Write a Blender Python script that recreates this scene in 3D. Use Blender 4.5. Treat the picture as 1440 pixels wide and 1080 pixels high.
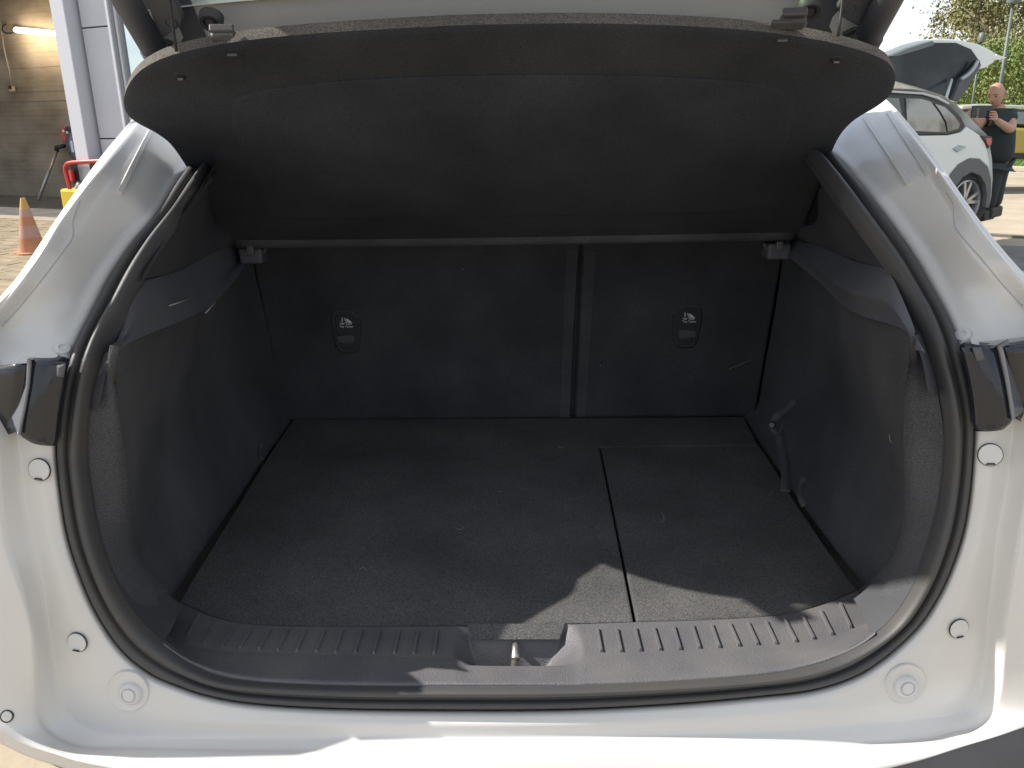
import bpy, bmesh, math, random
from mathutils import Vector, Matrix
from mathutils.bvhtree import BVHTree
random.seed(7)
for o in list(bpy.data.objects): bpy.data.objects.remove(o)
scn = bpy.context.scene
col = scn.collection
R = math.radians

# ---------------------------------------------------------------- camera
PITCH, ROLL, FPX = R(17.8), R(0.95), 1160.0
EYE = Vector((0, 0, 1.45))
fwd = Vector((0, math.cos(PITCH), -math.sin(PITCH)))
up0 = Vector((0, math.sin(PITCH), math.cos(PITCH)))
rt0 = Vector((1, 0, 0))
rt = rt0*math.cos(ROLL) - up0*math.sin(ROLL)
upv = rt0*math.sin(ROLL) + up0*math.cos(ROLL)
cd = bpy.data.cameras.new('camera'); cam = bpy.data.objects.new('camera', cd); col.objects.link(cam)
m = Matrix((rt, upv, -fwd)).transposed().to_4x4(); m.translation = EYE
cam.matrix_world = m
cd.sensor_width = 36; cd.lens = FPX/1440*36; cd.clip_start = .02; cd.clip_end = 900
scn.camera = cam

# ---------------------------------------------------------------- world and sun
SUN = Vector((1.0, -0.19, -0.995)).normalized()          # travel direction of the light
w = bpy.data.worlds.new('World'); scn.world = w; w.use_nodes = True
nt = w.node_tree; nt.nodes.clear()
out = nt.nodes.new('ShaderNodeOutputWorld'); bg = nt.nodes.new('ShaderNodeBackground')
sky = nt.nodes.new('ShaderNodeTexSky'); sky.sky_type = 'NISHITA'; sky.sun_disc = False
sky.sun_elevation = R(44.8); sky.sun_rotation = R(277.4)
sky.air_density = 1.0; sky.dust_density = 1.5; sky.ozone_density = 1.2
tc = nt.nodes.new('ShaderNodeTexCoord'); mp = nt.nodes.new('ShaderNodeMapping'); mp.inputs['Scale'].default_value = (1, 1, 2.6)
no = nt.nodes.new('ShaderNodeTexNoise'); no.inputs['Scale'].default_value = 3.1; no.inputs['Detail'].default_value = 7; no.inputs['Roughness'].default_value = .55
rp = nt.nodes.new('ShaderNodeValToRGB'); rp.color_ramp.elements[0].position = .34; rp.color_ramp.elements[1].position = .60
mx = nt.nodes.new('ShaderNodeMix'); mx.data_type = 'RGBA'
mx.inputs['B'].default_value = (4.8, 4.9, 5.0, 1)
L = nt.links.new
L(tc.outputs['Generated'], mp.inputs['Vector']); L(mp.outputs['Vector'], no.inputs['Vector']); L(no.outputs['Fac'], rp.inputs['Fac'])
L(rp.outputs['Color'], mx.inputs['Factor']); L(sky.outputs['Color'], mx.inputs['A'])
L(mx.outputs['Result'], bg.inputs['Color']); L(bg.outputs['Background'], out.inputs['Surface'])
bg.inputs['Strength'].default_value = .135
sd = bpy.data.lights.new('sun', 'SUN'); sd.energy = 4.5; sd.angle = R(.6); sd.color = (1, .955, .88)
so = bpy.data.objects.new('sun', sd); col.objects.link(so); so.rotation_euler = SUN.to_track_quat('-Z', 'Y').to_euler(); so.location = (-8, 2, 9)
scn.view_settings.view_transform = 'Standard'; scn.view_settings.look = 'None'
scn.view_settings.gamma = 1; scn.view_settings.use_curve_mapping = False
scn.view_settings.exposure = 0.75

# ---------------------------------------------------------------- projection helpers
def ray(px, py):
    return fwd + rt*((px-720)/FPX) + upv*((540-py)/FPX)
def atY(px, py, Y):
    d = ray(px, py); return EYE + d*(Y/d.y)
def atZ(px, py, Z):
    d = ray(px, py); return EYE + d*((Z-EYE.z)/d.z)
def atP(px, py, P, n):
    d = ray(px, py); return EYE + d*((P-EYE).dot(n)/d.dot(n))
PROF = [(-1, .90), (.60, .90), (.72, .905), (.90, .92), (1.08, .95), (1.15, .985), (1.25, 1.12), (1.37, 1.31), (1.45, 1.49), (1.52, 1.78), (1.6, 2.4)]
def prof(z):
    for (a, b), (c, d) in zip(PROF, PROF[1:]):
        if z <= c:
            t = (z-a)/(c-a); return b+(d-b)*t
    return PROF[-1][1]
def S(x, z): return prof(z) + .16*x*x
def atS(px, py, off=0):
    d = ray(px, py); lo, hi = .5, 4.0
    for _ in range(50):
        mid = (lo+hi)/2; p = EYE + d*(mid/d.y)
        if p.y < S(p.x, p.z)+off: lo = mid
        else: hi = mid
    return EYE + d*(lo/d.y)
def cat(pts, k=4, closed=False):
    n = len(pts); res = []
    P = [Vector(p) for p in pts]
    segs = n if closed else n-1
    for i in range(segs):
        p0 = P[(i-1) % n] if closed or i > 0 else P[0]
        p1 = P[i]; p2 = P[(i+1) % n]
        p3 = P[(i+2) % n] if closed or i+2 < n else P[-1]
        for j in range(k):
            t = j/k
            res.append(.5*((2*p1)+(p2-p0)*t+(2*p0-5*p1+4*p2-p3)*t*t+(3*p1-p0-3*p2+p3)*t**3))
    if not closed: res.append(P[-1])
    return res
def poly_at(pts, n):                      # resample a polyline to n points by length
    P = [Vector(p) for p in pts]; l = [0]
    for a, b in zip(P, P[1:]): l.append(l[-1]+(b-a).length)
    r = []
    for i in range(n):
        s = l[-1]*i/(n-1); j = 0
        while j < len(P)-2 and l[j+1] < s: j += 1
        r.append(P[j].lerp(P[j+1], (s-l[j])/max(1e-9, l[j+1]-l[j])))
    return r

# ---------------------------------------------------------------- materials
def mat(name, c, rough=.5, metal=0, spec=.5, coat=0, noise=0, nscale=50, c2=None, bump=0, bscale=200, sheen=0, detail=4, emit=None, alpha=None, transmission=0, stretch=None, bdist=.002, lo=.35, hi=.65):
    m = bpy.data.materials.new(name); m.use_nodes = True
    t = m.node_tree; b = t.nodes['Principled BSDF']; N = t.nodes.new; K = t.links.new
    b.inputs['Base Color'].default_value = (*c, 1); b.inputs['Roughness'].default_value = rough
    b.inputs['Metallic'].default_value = metal; b.inputs['Specular IOR Level'].default_value = spec
    b.inputs['Coat Weight'].default_value = coat; b.inputs['Coat Roughness'].default_value = .04
    b.inputs['Sheen Weight'].default_value = sheen; b.inputs['Sheen Roughness'].default_value = .5
    b.inputs['Transmission Weight'].default_value = transmission
    if emit: b.inputs['Emission Color'].default_value = (*emit[0], 1); b.inputs['Emission Strength'].default_value = emit[1]
    if alpha is not None: b.inputs['Alpha'].default_value = alpha
    co = N('ShaderNodeTexCoord'); src = co.outputs['Object']
    if stretch:
        g = N('ShaderNodeMapping'); g.inputs['Scale'].default_value = stretch; K(src, g.inputs['Vector']); src = g.outputs['Vector']
    if c2:
        n = N('ShaderNodeTexNoise'); n.inputs['Scale'].default_value = nscale; n.inputs['Detail'].default_value = detail
        r = N('ShaderNodeValToRGB'); r.color_ramp.elements[0].position = lo; r.color_ramp.elements[1].position = hi
        r.color_ramp.elements[0].color = (*c, 1); r.color_ramp.elements[1].color = (*c2, 1)
        K(src, n.inputs['Vector']); K(n.outputs['Fac'], r.inputs['Fac']); K(r.outputs['Color'], b.inputs['Base Color'])
    if bump:
        n2 = N('ShaderNodeTexNoise'); n2.inputs['Scale'].default_value = bscale; n2.inputs['Detail'].default_value = 3
        bu = N('ShaderNodeBump'); bu.inputs['Strength'].default_value = bump; bu.inputs['Distance'].default_value = bdist
        K(src, n2.inputs['Vector']); K(n2.outputs['Fac'], bu.inputs['Height']); K(bu.outputs['Normal'], b.inputs['Normal'])
    return m
def carpet_mat(name, c, c2, lint=True, sc=520, bump=.8):
    m = mat(name, c, rough=1, spec=.1, c2=c2, nscale=sc, detail=2, bump=bump, bscale=sc*1.15, sheen=.05, bdist=.0018, lo=.3, hi=.7)
    t = m.node_tree; b = t.nodes['Principled BSDF']; N = t.nodes.new; K = t.links.new
    old = b.inputs['Base Color'].links[0].from_socket
    co = N('ShaderNodeTexCoord')
    # large worn, brushed areas
    n = N('ShaderNodeTexNoise'); n.inputs['Scale'].default_value = 5; n.inputs['Detail'].default_value = 4; K(co.outputs['Object'], n.inputs['Vector'])
    r = N('ShaderNodeValToRGB'); r.color_ramp.elements[0].position = .3; r.color_ramp.elements[1].position = .75
    r.color_ramp.elements[0].color = (.74, .74, .75, 1); r.color_ramp.elements[1].color = (1.38, 1.37, 1.36, 1); K(n.outputs['Fac'], r.inputs['Fac'])
    mul = N('ShaderNodeMix'); mul.data_type = 'RGBA'; mul.blend_type = 'MULTIPLY'; mul.inputs['Factor'].default_value = 1
    K(old, mul.inputs['A']); K(r.outputs['Color'], mul.inputs['B'])
    last = mul.outputs['Result']
    if lint:                                # specks of lint
        v = N('ShaderNodeTexVoronoi'); v.inputs['Scale'].default_value = 14; K(co.outputs['Object'], v.inputs['Vector'])
        r2 = N('ShaderNodeMath'); r2.operation = 'LESS_THAN'; r2.inputs[1].default_value = .016; K(v.outputs['Distance'], r2.inputs[0])
        m2 = N('ShaderNodeMix'); m2.data_type = 'RGBA'; m2.inputs['B'].default_value = (.32, .31, .28, 1)
        K(r2.outputs[0], m2.inputs['Factor']); K(last, m2.inputs['A']); last = m2.outputs['Result']
    K(last, b.inputs['Base Color'])
    return m
M = {}
M['paint'] = mat('white_pearl_paint', (.615, .602, .578), rough=.4, coat=.4, spec=.5, c2=(.59, .577, .553), nscale=4, bump=.05, bscale=900, bdist=.0002)
M['cap'] = mat('white_plug_plastic', (.58, .58, .57), rough=.4, coat=.3)
M['carpet'] = carpet_mat('black_boot_carpet', (.038, .039, .043), (.122, .118, .114), True)
M['lining'] = carpet_mat('black_side_carpet', (.043, .044, .049), (.094, .095, .10), True, 600)
M['seatfab'] = carpet_mat('black_seat_carpet', (.034, .035, .038), (.066, .067, .07), True, 700, .5)
M['shelf'] = carpet_mat('charcoal_shelf_felt', (.0205, .0225, .0275), (.047, .051, .059), False, 620, .6)
M['plastic'] = mat('grained_black_plastic', (.085, .087, .098), rough=.6, spec=.4, c2=(.105, .106, .118), nscale=6, bump=.5, bscale=700, bdist=.0012)
M['plastic_dk'] = mat('dark_trim_plastic', (.055, .056, .062), rough=.6, spec=.35, c2=(.07, .071, .078), nscale=9, bump=.3, bscale=900, bdist=.0008)
M['sill'] = mat('scuffed_sill_plastic', (.098, .096, .106), rough=.5, spec=.5, c2=(.13, .125, .125), nscale=11, bump=.7, bscale=420, bdist=.0016)
M['rubber'] = mat('black_seal_rubber', (.052, .052, .055), rough=.55, spec=.5, c2=(.062, .058, .054), nscale=14, bump=.25, bscale=300, bdist=.001)
M['paint'].node_tree.nodes['Principled BSDF'].inputs['Coat Roughness'].default_value = .12
M['gloss'] = mat('gloss_black_lamp_plastic', (.012, .015, .022), rough=.05, coat=.3, spec=.4)
M['lens'] = mat('dark_red_smoked_lens', (.03, .008, .008), rough=.04, coat=1, spec=.7)
M['edge'] = mat('lamp_edge_grey', (.16, .17, .19), rough=.2, coat=.6)
M['steel'] = mat('worn_zinc_steel', (.55, .54, .5), rough=.4, metal=.85, c2=(.3, .29, .27), nscale=160)
M['black'] = mat('matt_black', (.012, .012, .013), rough=.6)
M['print'] = mat('grey_white_print', (.62, .63, .64), rough=.6)
M['tint'] = mat('tinted_glass', (.012, .014, .018), rough=.04, spec=.5, coat=.2)
M['tapegrey'] = mat('pale_edge_plastic', (.085, .088, .092), rough=.4)  # lighter grey plastic for small rims, pins and clips

gm = bpy.data.materials.new('green_tinted_window'); gm.use_nodes = True; gt = gm.node_tree; gt.nodes.clear()
go = gt.nodes.new('ShaderNodeOutputMaterial'); gx_ = gt.nodes.new('ShaderNodeMixShader'); gtr = gt.nodes.new('ShaderNodeBsdfTransparent'); ggl = gt.nodes.new('ShaderNodeBsdfGlossy')
gtr.inputs['Color'].default_value = (.60, .70, .52, 1); ggl.inputs['Roughness'].default_value = .02; gx_.inputs['Fac'].default_value = .12
gt.links.new(gtr.outputs[0], gx_.inputs[1]); gt.links.new(ggl.outputs[0], gx_.inputs[2]); gt.links.new(gx_.outputs[0], go.inputs['Surface'])
M['window'] = gm
# ---------------------------------------------------------------- object helpers
def link(name, me, material=None, parent=None, smooth=True):
    o = bpy.data.objects.new(name, me); col.objects.link(o)
    if material and not me.materials: me.materials.append(material)
    if parent: o.parent = parent
    if smooth:
        for p in me.polygons: p.use_smooth = True
    return o
def tag(o, label=None, cat=None, group=None, kind=None):
    if label: o['label'] = label
    if cat: o['category'] = cat
    if group: o['group'] = group
    if kind: o['kind'] = kind
    return o
def empty(name, loc, label, cat, group=None):
    o = bpy.data.objects.new(name, None); col.objects.link(o); o.location = loc; o.empty_display_size = .1
    ORG[o.name] = Vector(loc)
    return tag(o, label, cat, group)
ORG = {}
def org(parent):
    v = Vector((0, 0, 0))
    while parent: v += Vector(parent.location); parent = parent.parent
    return v
def mesh(name, verts, faces, material, parent=None, smooth=True, sub=0, crease=None, bevel=0, thick=0, auto=None):
    o_ = org(parent)
    me = bpy.data.meshes.new(name)
    me.from_pydata([tuple(Vector(v)-o_) for v in verts], [], faces); me.update()
    ob = link(name, me, material, parent, smooth)
    if thick:
        s = ob.modifiers.new('thickness', 'SOLIDIFY'); s.thickness = thick; s.offset = -1
    if bevel:
        b = ob.modifiers.new('bevel', 'BEVEL'); b.width = bevel; b.segments = 2; b.limit_method = 'ANGLE'; b.angle_limit = R(35)
    if sub:
        s = ob.modifiers.new('subdivision', 'SUBSURF'); s.levels = sub; s.render_levels = sub
    if auto:
        me.set_sharp_from_angle(angle=R(auto))
    return ob
def grid(name, rows, material, parent=None, closed=False, sub=0, sharp=None, **k):
    n = len(rows[0]); V = [p for r in rows for p in r]; F = []
    for i in range(len(rows)-1):
        for j in range(n if closed else n-1):
            a = i*n+j; b = i*n+(j+1) % n
            F.append((a, b, b+n, a+n))
    ob = mesh(name, V, F, material, parent, sub=sub, **k)
    if sharp:
        me = ob.data; at = me.attributes.new('crease_edge', 'FLOAT', 'EDGE')
        for e in me.edges:
            i, j = e.vertices[0]//n, e.vertices[1]//n
            if i == j and i in sharp: at.data[e.index].value = sharp[i]
    return ob
def prism(name, pts, vec, material, parent=None, bevel=0, smooth=False):
    n = len(pts); P = [Vector(p) for p in pts]; v = Vector(vec)
    V = P+[p+v for p in P]
    F = [tuple(range(n)), tuple(range(2*n-1, n-1, -1))]+[(i, i+n, (i+1) % n+n, (i+1) % n) for i in range(n)]
    ob = mesh(name, V, F, material, parent, smooth=smooth, bevel=bevel)
    bm = bmesh.new(); bm.from_mesh(ob.data); bmesh.ops.recalc_face_normals(bm, faces=bm.faces); bm.to_mesh(ob.data); bm.free()
    return ob
def box(name, c, s, material, parent=None, rot=None, bevel=0):
    V = []
    for x in (-1, 1):
        for y in (-1, 1):
            for z in (-1, 1):
                v = Vector((x*s[0]/2, y*s[1]/2, z*s[2]/2))
                if rot is not None: v = rot @ v
                V.append(Vector(c)+v)
    F = [(0, 1, 3, 2), (4, 6, 7, 5), (0, 4, 5, 1), (2, 3, 7, 6), (0, 2, 6, 4), (1, 5, 7, 3)]
    return mesh(name, V, F, material, parent, smooth=False, bevel=bevel)
def tube(name, pts, r, material, parent=None, n=10, closed=False, caps=True):
    P = [Vector(p) for p in pts]; rr = r if isinstance(r, (list, tuple)) else [r]*len(P)
    V = []; F = []; prev = None
    for i, p in enumerate(P):
        t = (P[(i+1) % len(P)]-P[i-1]) if closed else (P[min(i+1, len(P)-1)]-P[max(i-1, 0)])
        t.normalize()
        a = prev if prev is not None else (Vector((0, 0, 1)) if abs(t.z) < .9 else Vector((1, 0, 0)))
        a = (a-t*a.dot(t)).normalized(); prev = a; b = t.cross(a)
        for k in range(n):
            q = 2*math.pi*k/n; V.append(p+(a*math.cos(q)+b*math.sin(q))*rr[i])
    m_ = len(P)
    for i in range(m_ if closed else m_-1):
        for k in range(n):
            F.append((i*n+k, i*n+(k+1) % n, ((i+1) % m_)*n+(k+1) % n, ((i+1) % m_)*n+k))
    if caps and not closed: F += [tuple(range(n-1, -1, -1)), tuple((m_-1)*n+k for k in range(n))]
    return mesh(name, V, F, material, parent)
def lathe(name, c, axis, prof_, material, parent=None, n=32, sx=1, auto=40):
    ax = Vector(axis).normalized(); a = ax.orthogonal().normalized(); b = ax.cross(a); V = []; F = []
    for r, h in prof_:
        for k in range(n):
            q = 2*math.pi*k/n; V.append(Vector(c)+ax*h+(a*math.cos(q)+b*math.sin(q))*r)
    for i in range(len(prof_)-1):
        for k in range(n): F.append((i*n+k, i*n+(k+1) % n, (i+1)*n+(k+1) % n, (i+1)*n+k))
    return mesh(name, V, F, material, parent, auto=auto)

# ================================================================ GROUND AND BUILDINGS
M['ground'] = mat('beige_concrete', (.30, .25, .18), rough=.95, c2=(.38, .32, .235), nscale=1.6, bump=.4, bscale=9, bdist=.02)
M['paver'] = mat('beige_paver', (.185, .142, .09), rough=.95, c2=(.30, .24, .155), nscale=2.3, bump=.4, bscale=30, bdist=.004)
M['paver2'] = mat('tan_paver', (.255, .20, .128), rough=.95, c2=(.19, .148, .095), nscale=3, bump=.4, bscale=30, bdist=.004)
M['shade_grey'] = mat('shade_grey_pavement', (.13, .135, .13), rough=.95, c2=(.17, .17, .165), nscale=6, bump=.4, bscale=50, bdist=.004)  # darker than the yard to carry the building's shade
g = mesh('ground', [(-300, -200, 0), (300, -200, 0), (300, 500, 0), (-300, 500, 0)], [(0, 1, 2, 3)], M['ground']); tag(g, kind='structure', label='pale beige yard surface reaching past the buildings')

# facade frame: direction along the facade and its inward normal
FD = Vector((.905, -.425, 0)).normalized(); FN = Vector((.425, .905, 0)).normalized()
FP = atZ(120, 300, 0); FP.z = 0
FP = Vector((-6.9, 13.6, 0))
def onF(px, py, off=0): return atP(px, py, FP+FN*off, FN)
def fpt(s, off, z): return FP + FD*s + FN*off + Vector((0, 0, z))
def sF(px, py=180, off=0): return (onF(px, py, off)-FP).dot(FD)
M['clad'] = mat('white_aluminium_cladding', (.52, .53, .575), rough=.4, c2=(.49, .50, .54), nscale=1.2)
M['clad_fr'] = mat('white_frame_aluminium', (.58, .59, .64), rough=.35)
M['brown'] = mat('stained_brown_wall', (.14, .113, .082), rough=.9, c2=(.31, .27, .215), nscale=1.0, detail=9, bump=.5, bscale=4, bdist=.01, lo=.3, hi=.75, stretch=(1, 1, 1.6))
M['garfloor'] = mat('dark_wet_concrete', (.10, .092, .085), rough=.45, c2=(.15, .14, .13), nscale=2)
bld = empty('service_building', fpt(0, .5, 0), 'white clad service building with an open garage bay and glass front', 'building')
s_open, s_pil = sF(108, 120), sF(158, 60)
s0 = s_open-9
HH = 5.5
# threshold and interior of the bay
BW = 3.0                                     # depth of the bay
zc = 4.3
def quad(name, a, b, c, d, m_, p, **k): return mesh(name, [a, b, c, d], [(0, 1, 2, 3)], m_, p, smooth=False, **k)
# back wall in horizontal boards
nb = 46; bz = zc/nb
for i in range(nb):
    z0, z1 = i*bz+.0004, (i+1)*bz-.0004
    oo = BW+random.uniform(-.004, .004); A, B = fpt(s0, oo, z0), fpt(s_open+2.5, oo, z0)
    prism('wall_board', [A, B, B+Vector((0, 0, z1-z0)), A+Vector((0, 0, z1-z0))], FN*.05, M['brown'], bld, bevel=.0016)
quad('wall', fpt(s0, BW+.06, 0), fpt(s_open+2.5, BW+.06, 0), fpt(s_open+2.5, BW+.06, zc), fpt(s0, BW+.06, zc), M['black'], bld)
quad('side_wall', fpt(s_open+2.5, .0, 0), fpt(s_open+2.5, BW+.1, 0), fpt(s_open+2.5, BW+.1, zc), fpt(s_open+2.5, .0, zc), M['brown'], bld)
quad('side_wall', fpt(s0, .0, 0), fpt(s0, BW+.1, 0), fpt(s0, BW+.1, zc), fpt(s0, .0, zc), M['brown'], bld)
quad('ceiling', fpt(s0, 0, zc), fpt(s_open+2.5, 0, zc), fpt(s_open+2.5, BW+.1, zc), fpt(s0, BW+.1, zc), M['brown'], bld)
quad('bay_floor', fpt(s0, 0, .008), fpt(s_open+2.5, 0, .008), fpt(s_open+2.5, BW+.05, .008), fpt(s0, BW+.05, .008), M['garfloor'], bld)
box('lintel', fpt((s0+s_open)/2, .12, (zc+HH)/2), (s_open-s0, .3, HH-zc), M['clad'], bld, rot=Matrix.Rotation(math.atan2(FD.y, FD.x), 3, 'Z'))
ROTF = Matrix.Rotation(math.atan2(FD.y, FD.x), 3, 'Z')
# jamb frame of the bay
sj = sF(110+4, 60)
box('door_jamb', fpt((s_open+sj)/2-.02, -.02, HH/2), (max(.12, sj-s_open+.04), .36, HH), M['clad_fr'], bld, rot=ROTF, bevel=.01)
# cladding panels with recessed joints
zs = [onF(135, 38).z, onF(155, 195).z]
lv = [0, .55, zs[1], zs[0], HH]
for a, b in zip(lv, lv[1:]):
    box('cladding_panel', fpt((sj+.06+s_pil)/2, .1, (a+b)/2), (s_pil-sj-.06-.02, .2, b-a-.018), M['clad'], bld, rot=ROTF, bevel=.006)
box('backing', fpt((sj+s_pil)/2, .16, HH/2), (s_pil-sj+.04, .2, HH), M['black'], bld, rot=ROTF)
# window frame and pane right of the pillar
s_w0 = s_pil; s_w1 = s_pil+.28
M['winframe'] = mat('grey_window_frame', (.28, .29, .30), rough=.4)
M['pane'] = mat('reflecting_blue_glass', (.55, .64, .70), rough=.03, metal=.9)
for k_, (a, b, mm) in enumerate(((s_w0+.0, s_w0+.05, 'clad_fr'), (s_w0+.055, s_w0+.08, 'winframe'), (s_w0+.085, s_w0+.12, 'clad_fr'), (s_w0+.125, s_w0+.15, 'winframe'))):
    box('window_frame', fpt((a+b)/2, .04+.03*k_, HH/2), (b-a, .16, HH), M[mm], bld, rot=ROTF, bevel=.004)
pw = box('window_pane', fpt(s_w0+.15+1.4, .10, HH/2), (2.8, .03, HH), M['pane'], bld, rot=ROTF)

# tube light on the back wall
pa = atP(22, 42, fpt(0, BW-.12, 0), FN); pb = atP(140, 53, fpt(0, BW-.12, 0), FN)
tl = empty('tube_light', (pa+pb)/2, 'long lit fluorescent tube fixed across the brown garage wall', 'lamp')
M['tube'] = mat('lit_tube', (1, .9, .7), emit=((1, .86, .62), 4.0))
tube('tube', [pa, pb], .055, M['tube'], tl)
tube('end_cap', [pa-FD*.06, pa+FD*.015], .06, M['steel'], tl)
dd = (pb-pa).normalized()
box('mounting_rail', (pa+pb)/2+FN*.09, ((pb-pa).length, .05, .08), M['brown'], tl, rot=dd.to_track_quat('X', 'Z').to_matrix())
la = bpy.data.lights.new('tube_glow', 'AREA'); la.shape = 'RECTANGLE'; la.size = 2.2; la.size_y = .12; la.energy = 26; la.color = (1, .8, .52)
lo_ = bpy.data.objects.new('tube_glow', la); col.objects.link(lo_); lo_.parent = tl
lo_.location = FN*-.35; lo_.rotation_euler = (FN*1.0+Vector((0, 0, -.25))).to_track_quat('-Z', 'Y').to_euler()
# hanging cable with switch box
def W(px, py, off=.08): return atP(px, py, fpt(0, BW-off, 0), FN)
wr = empty('wall_cable', W(10, 80), 'thin pale cable running down the brown wall to a small switch box', 'cable')
tube('cable', [W(0, 30), W(6, 70), W(12, 95), W(17, 120)], .014, mat('cable_grey', (.32, .28, .22)), wr)
box('switch_box', W(17, 125), (.1, .08, .1), mat('pale_box', (.4, .36, .3)), wr, rot=ROTF, bevel=.01)
box('switch', W(14, 123, .14), (.04, .04, .07), M['black'], wr, rot=ROTF)
cb = empty('cable_coil', W(12, 40), 'small loop of dark cable at the left end of the lit tube', 'cable')
tube('loop', [W(12+9*math.cos(q), 40+7*math.sin(q)) for q in [k*.35-.6 for k in range(15)]], .012, M['black'], cb)

# broom / squeegee pole leaning
pole = empty('leaning_pole', W(66, 250, .3), 'grey metal pole with a dark handle leaning on the brown garage wall', 'pole')
A_ = W(80, 212, .15); B_ = atP(54, 281, fpt(0, BW-.75, 0), FN); B_.z = max(B_.z, .01)
tube('shaft', [A_, B_], .032, mat('grey_tube', (.38, .37, .35), rough=.35, metal=.5), pole)
tube('handle', [A_+Vector((0, 0, -.02)), A_+Vector((0, 0, .06)), W(90, 205, .2)], .045, M['black'], pole)
tube('hook', [W(88, 204, .2), W(97, 203, .2)], .02, M['black'], pole)

# cleaning machine: dark drum with a red and black head
mc = fpt(sF(122, 220, BW-1.1), BW-1.1, 0)
def Q(px, py, off=1.1): return atP(px, py, fpt(0, BW-off, 0), FN)
vac = empty('floor_cleaning_machine', mc, 'blue grey cleaning machine with a red and black head beside the white pillar', 'machine')
body_c = Q(123, 205); sc_ = (Q(140, 200)-Q(106, 200)).length
M['vacblue'] = mat('slate_blue_plastic', (.05, .065, .09), rough=.35)
M['red'] = mat('red_enamel', (.55, .03, .025), rough=.35, coat=.3)
M['vred'] = mat('dull_red_plastic', (.32, .035, .02), rough=.5)
ax_ = FN*-1
lathe('drum', body_c+FN*.3, ax_, [(0, 0), (sc_*.62, 0), (sc_*.66, .1), (sc_*.62, .4), (sc_*.4, .55), (sc_*.12, .58), (0, .58)], M['vacblue'], vac, n=28)
lathe('hose_ring', body_c+FN*.1, ax_, [(sc_*.66, 0), (sc_*.72, .05), (sc_*.66, .1)], mat('grey_blue', (.2, .23, .27)), vac, n=28)
box('head', Q(113, 188), (sc_*.95, .4, .26), M['black'], vac, rot=ROTF, bevel=.04)
box('side_cover', Q(103, 189), (sc_*.28, .44, .3), M['vred'], vac, rot=ROTF, bevel=.05)
for i_ in range(3): box('control_knob', Q(105+i_*5, 184+i_*2)+FN*-.23, (.05, .03, .05), M['cap'], vac, rot=ROTF, bevel=.01)
box('badge', Q(126, 205)-FN*.36, (.06, .03, .2), mat('badge_white', (.5, .55, .7)), vac, rot=ROTF)
# red tube trolley with yellow base
tr = empty('red_trolley', Q(120, 262, 1.9), 'red tube framed trolley with a yellow base holding dark kit', 'trolley')
def T(px, py, off=3.25): return atP(px, py, fpt(0, BW-off, 0), FN)
fr = cat([T(102, 292), T(98, 265), T(92, 240), T(93, 233), T(99, 229), T(130, 227), T(165, 226)], 4)
tube('frame', fr, .032, M['red'], tr)
fr2 = [p+FN*.5 for p in fr]
tube('frame', fr2, .032, M['red'], tr)
box('kit_box', T(118, 243)+FN*.25, (.75, .4, .36), M['black'], tr, rot=ROTF, bevel=.03)
box('kit_box', T(120, 262)+FN*.25, (.6, .4, .22), mat('grey_brown_box', (.1, .09, .08)), tr, rot=ROTF, bevel=.03)
box('grip', T(101, 247), (.06, .06, .16), M['red'], tr, rot=ROTF, bevel=.01)
tube('hose', cat([T(93, 268), T(100, 272), T(106, 266), T(110, 258), T(112, 264), T(118, 268)], 4), .02, M['cap'], tr)
M['yellow'] = mat('yellow_plastic', (.62, .44, .02), rough=.5)
box('base', T(110, 285)+FN*.2, (.65, .5, .42), M['yellow'], tr, rot=ROTF, bevel=.04)
for sg in (-1, 1): lathe('wheel', T(110+sg*12, 296), FN, [(0, 0), (.1, 0), (.12, .03), (.1, .06), (0, .06)], M['black'], tr, n=16)

# traffic cone
cb_ = atZ(47, 357, 0)
cone = empty('traffic_cone', cb_, 'faded orange traffic cone with a yellow top on the sunny paving', 'traffic cone')
M['orange'] = mat('faded_orange', (.40, .155, .06), rough=.7, c2=(.45, .22, .12), nscale=5, lo=.3, hi=.7)
M['conepale'] = mat('washed_pink_band', (.40, .22, .17), rough=.7, c2=(.42, .27, .21), nscale=7)
M['coneyel'] = mat('faded_yellow_tip', (.50, .28, .05), rough=.7, c2=(.52, .33, .1), nscale=9)
H = .66
def cr(h): return .155-.125*(h/H)
lathe('lower_body', cb_, (0, 0, 1), [(.165, .03), (cr(.06), .035), (cr(.2), .2)], M['orange'], cone, n=28)
lathe('pale_band', cb_, (0, 0, 1), [(cr(.2), .2), (cr(.34), .34)], M['conepale'], cone, n=28)
lathe('middle_body', cb_, (0, 0, 1), [(cr(.34), .34), (cr(.44), .44)], M['orange'], cone, n=28)
lathe('upper_band', cb_, (0, 0, 1), [(cr(.44), .44), (cr(.53), .53)], M['conepale'], cone, n=28)
lathe('tip', cb_, (0, 0, 1), [(cr(.53), .53), (cr(.66), .64), (.025, .66), (.012, .65)], M['coneyel'], cone, n=28)
pts = [cb_+Vector((.2*math.cos(q)*(1+.12*math.cos(4*q)), .2*math.sin(q)*(1+.12*math.cos(4*q)), .004)) for q in [2*math.pi*k/24 for k in range(24)]]
prism('base', pts, (0, 0, .03), M['orange'], cone, bevel=.005)

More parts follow.
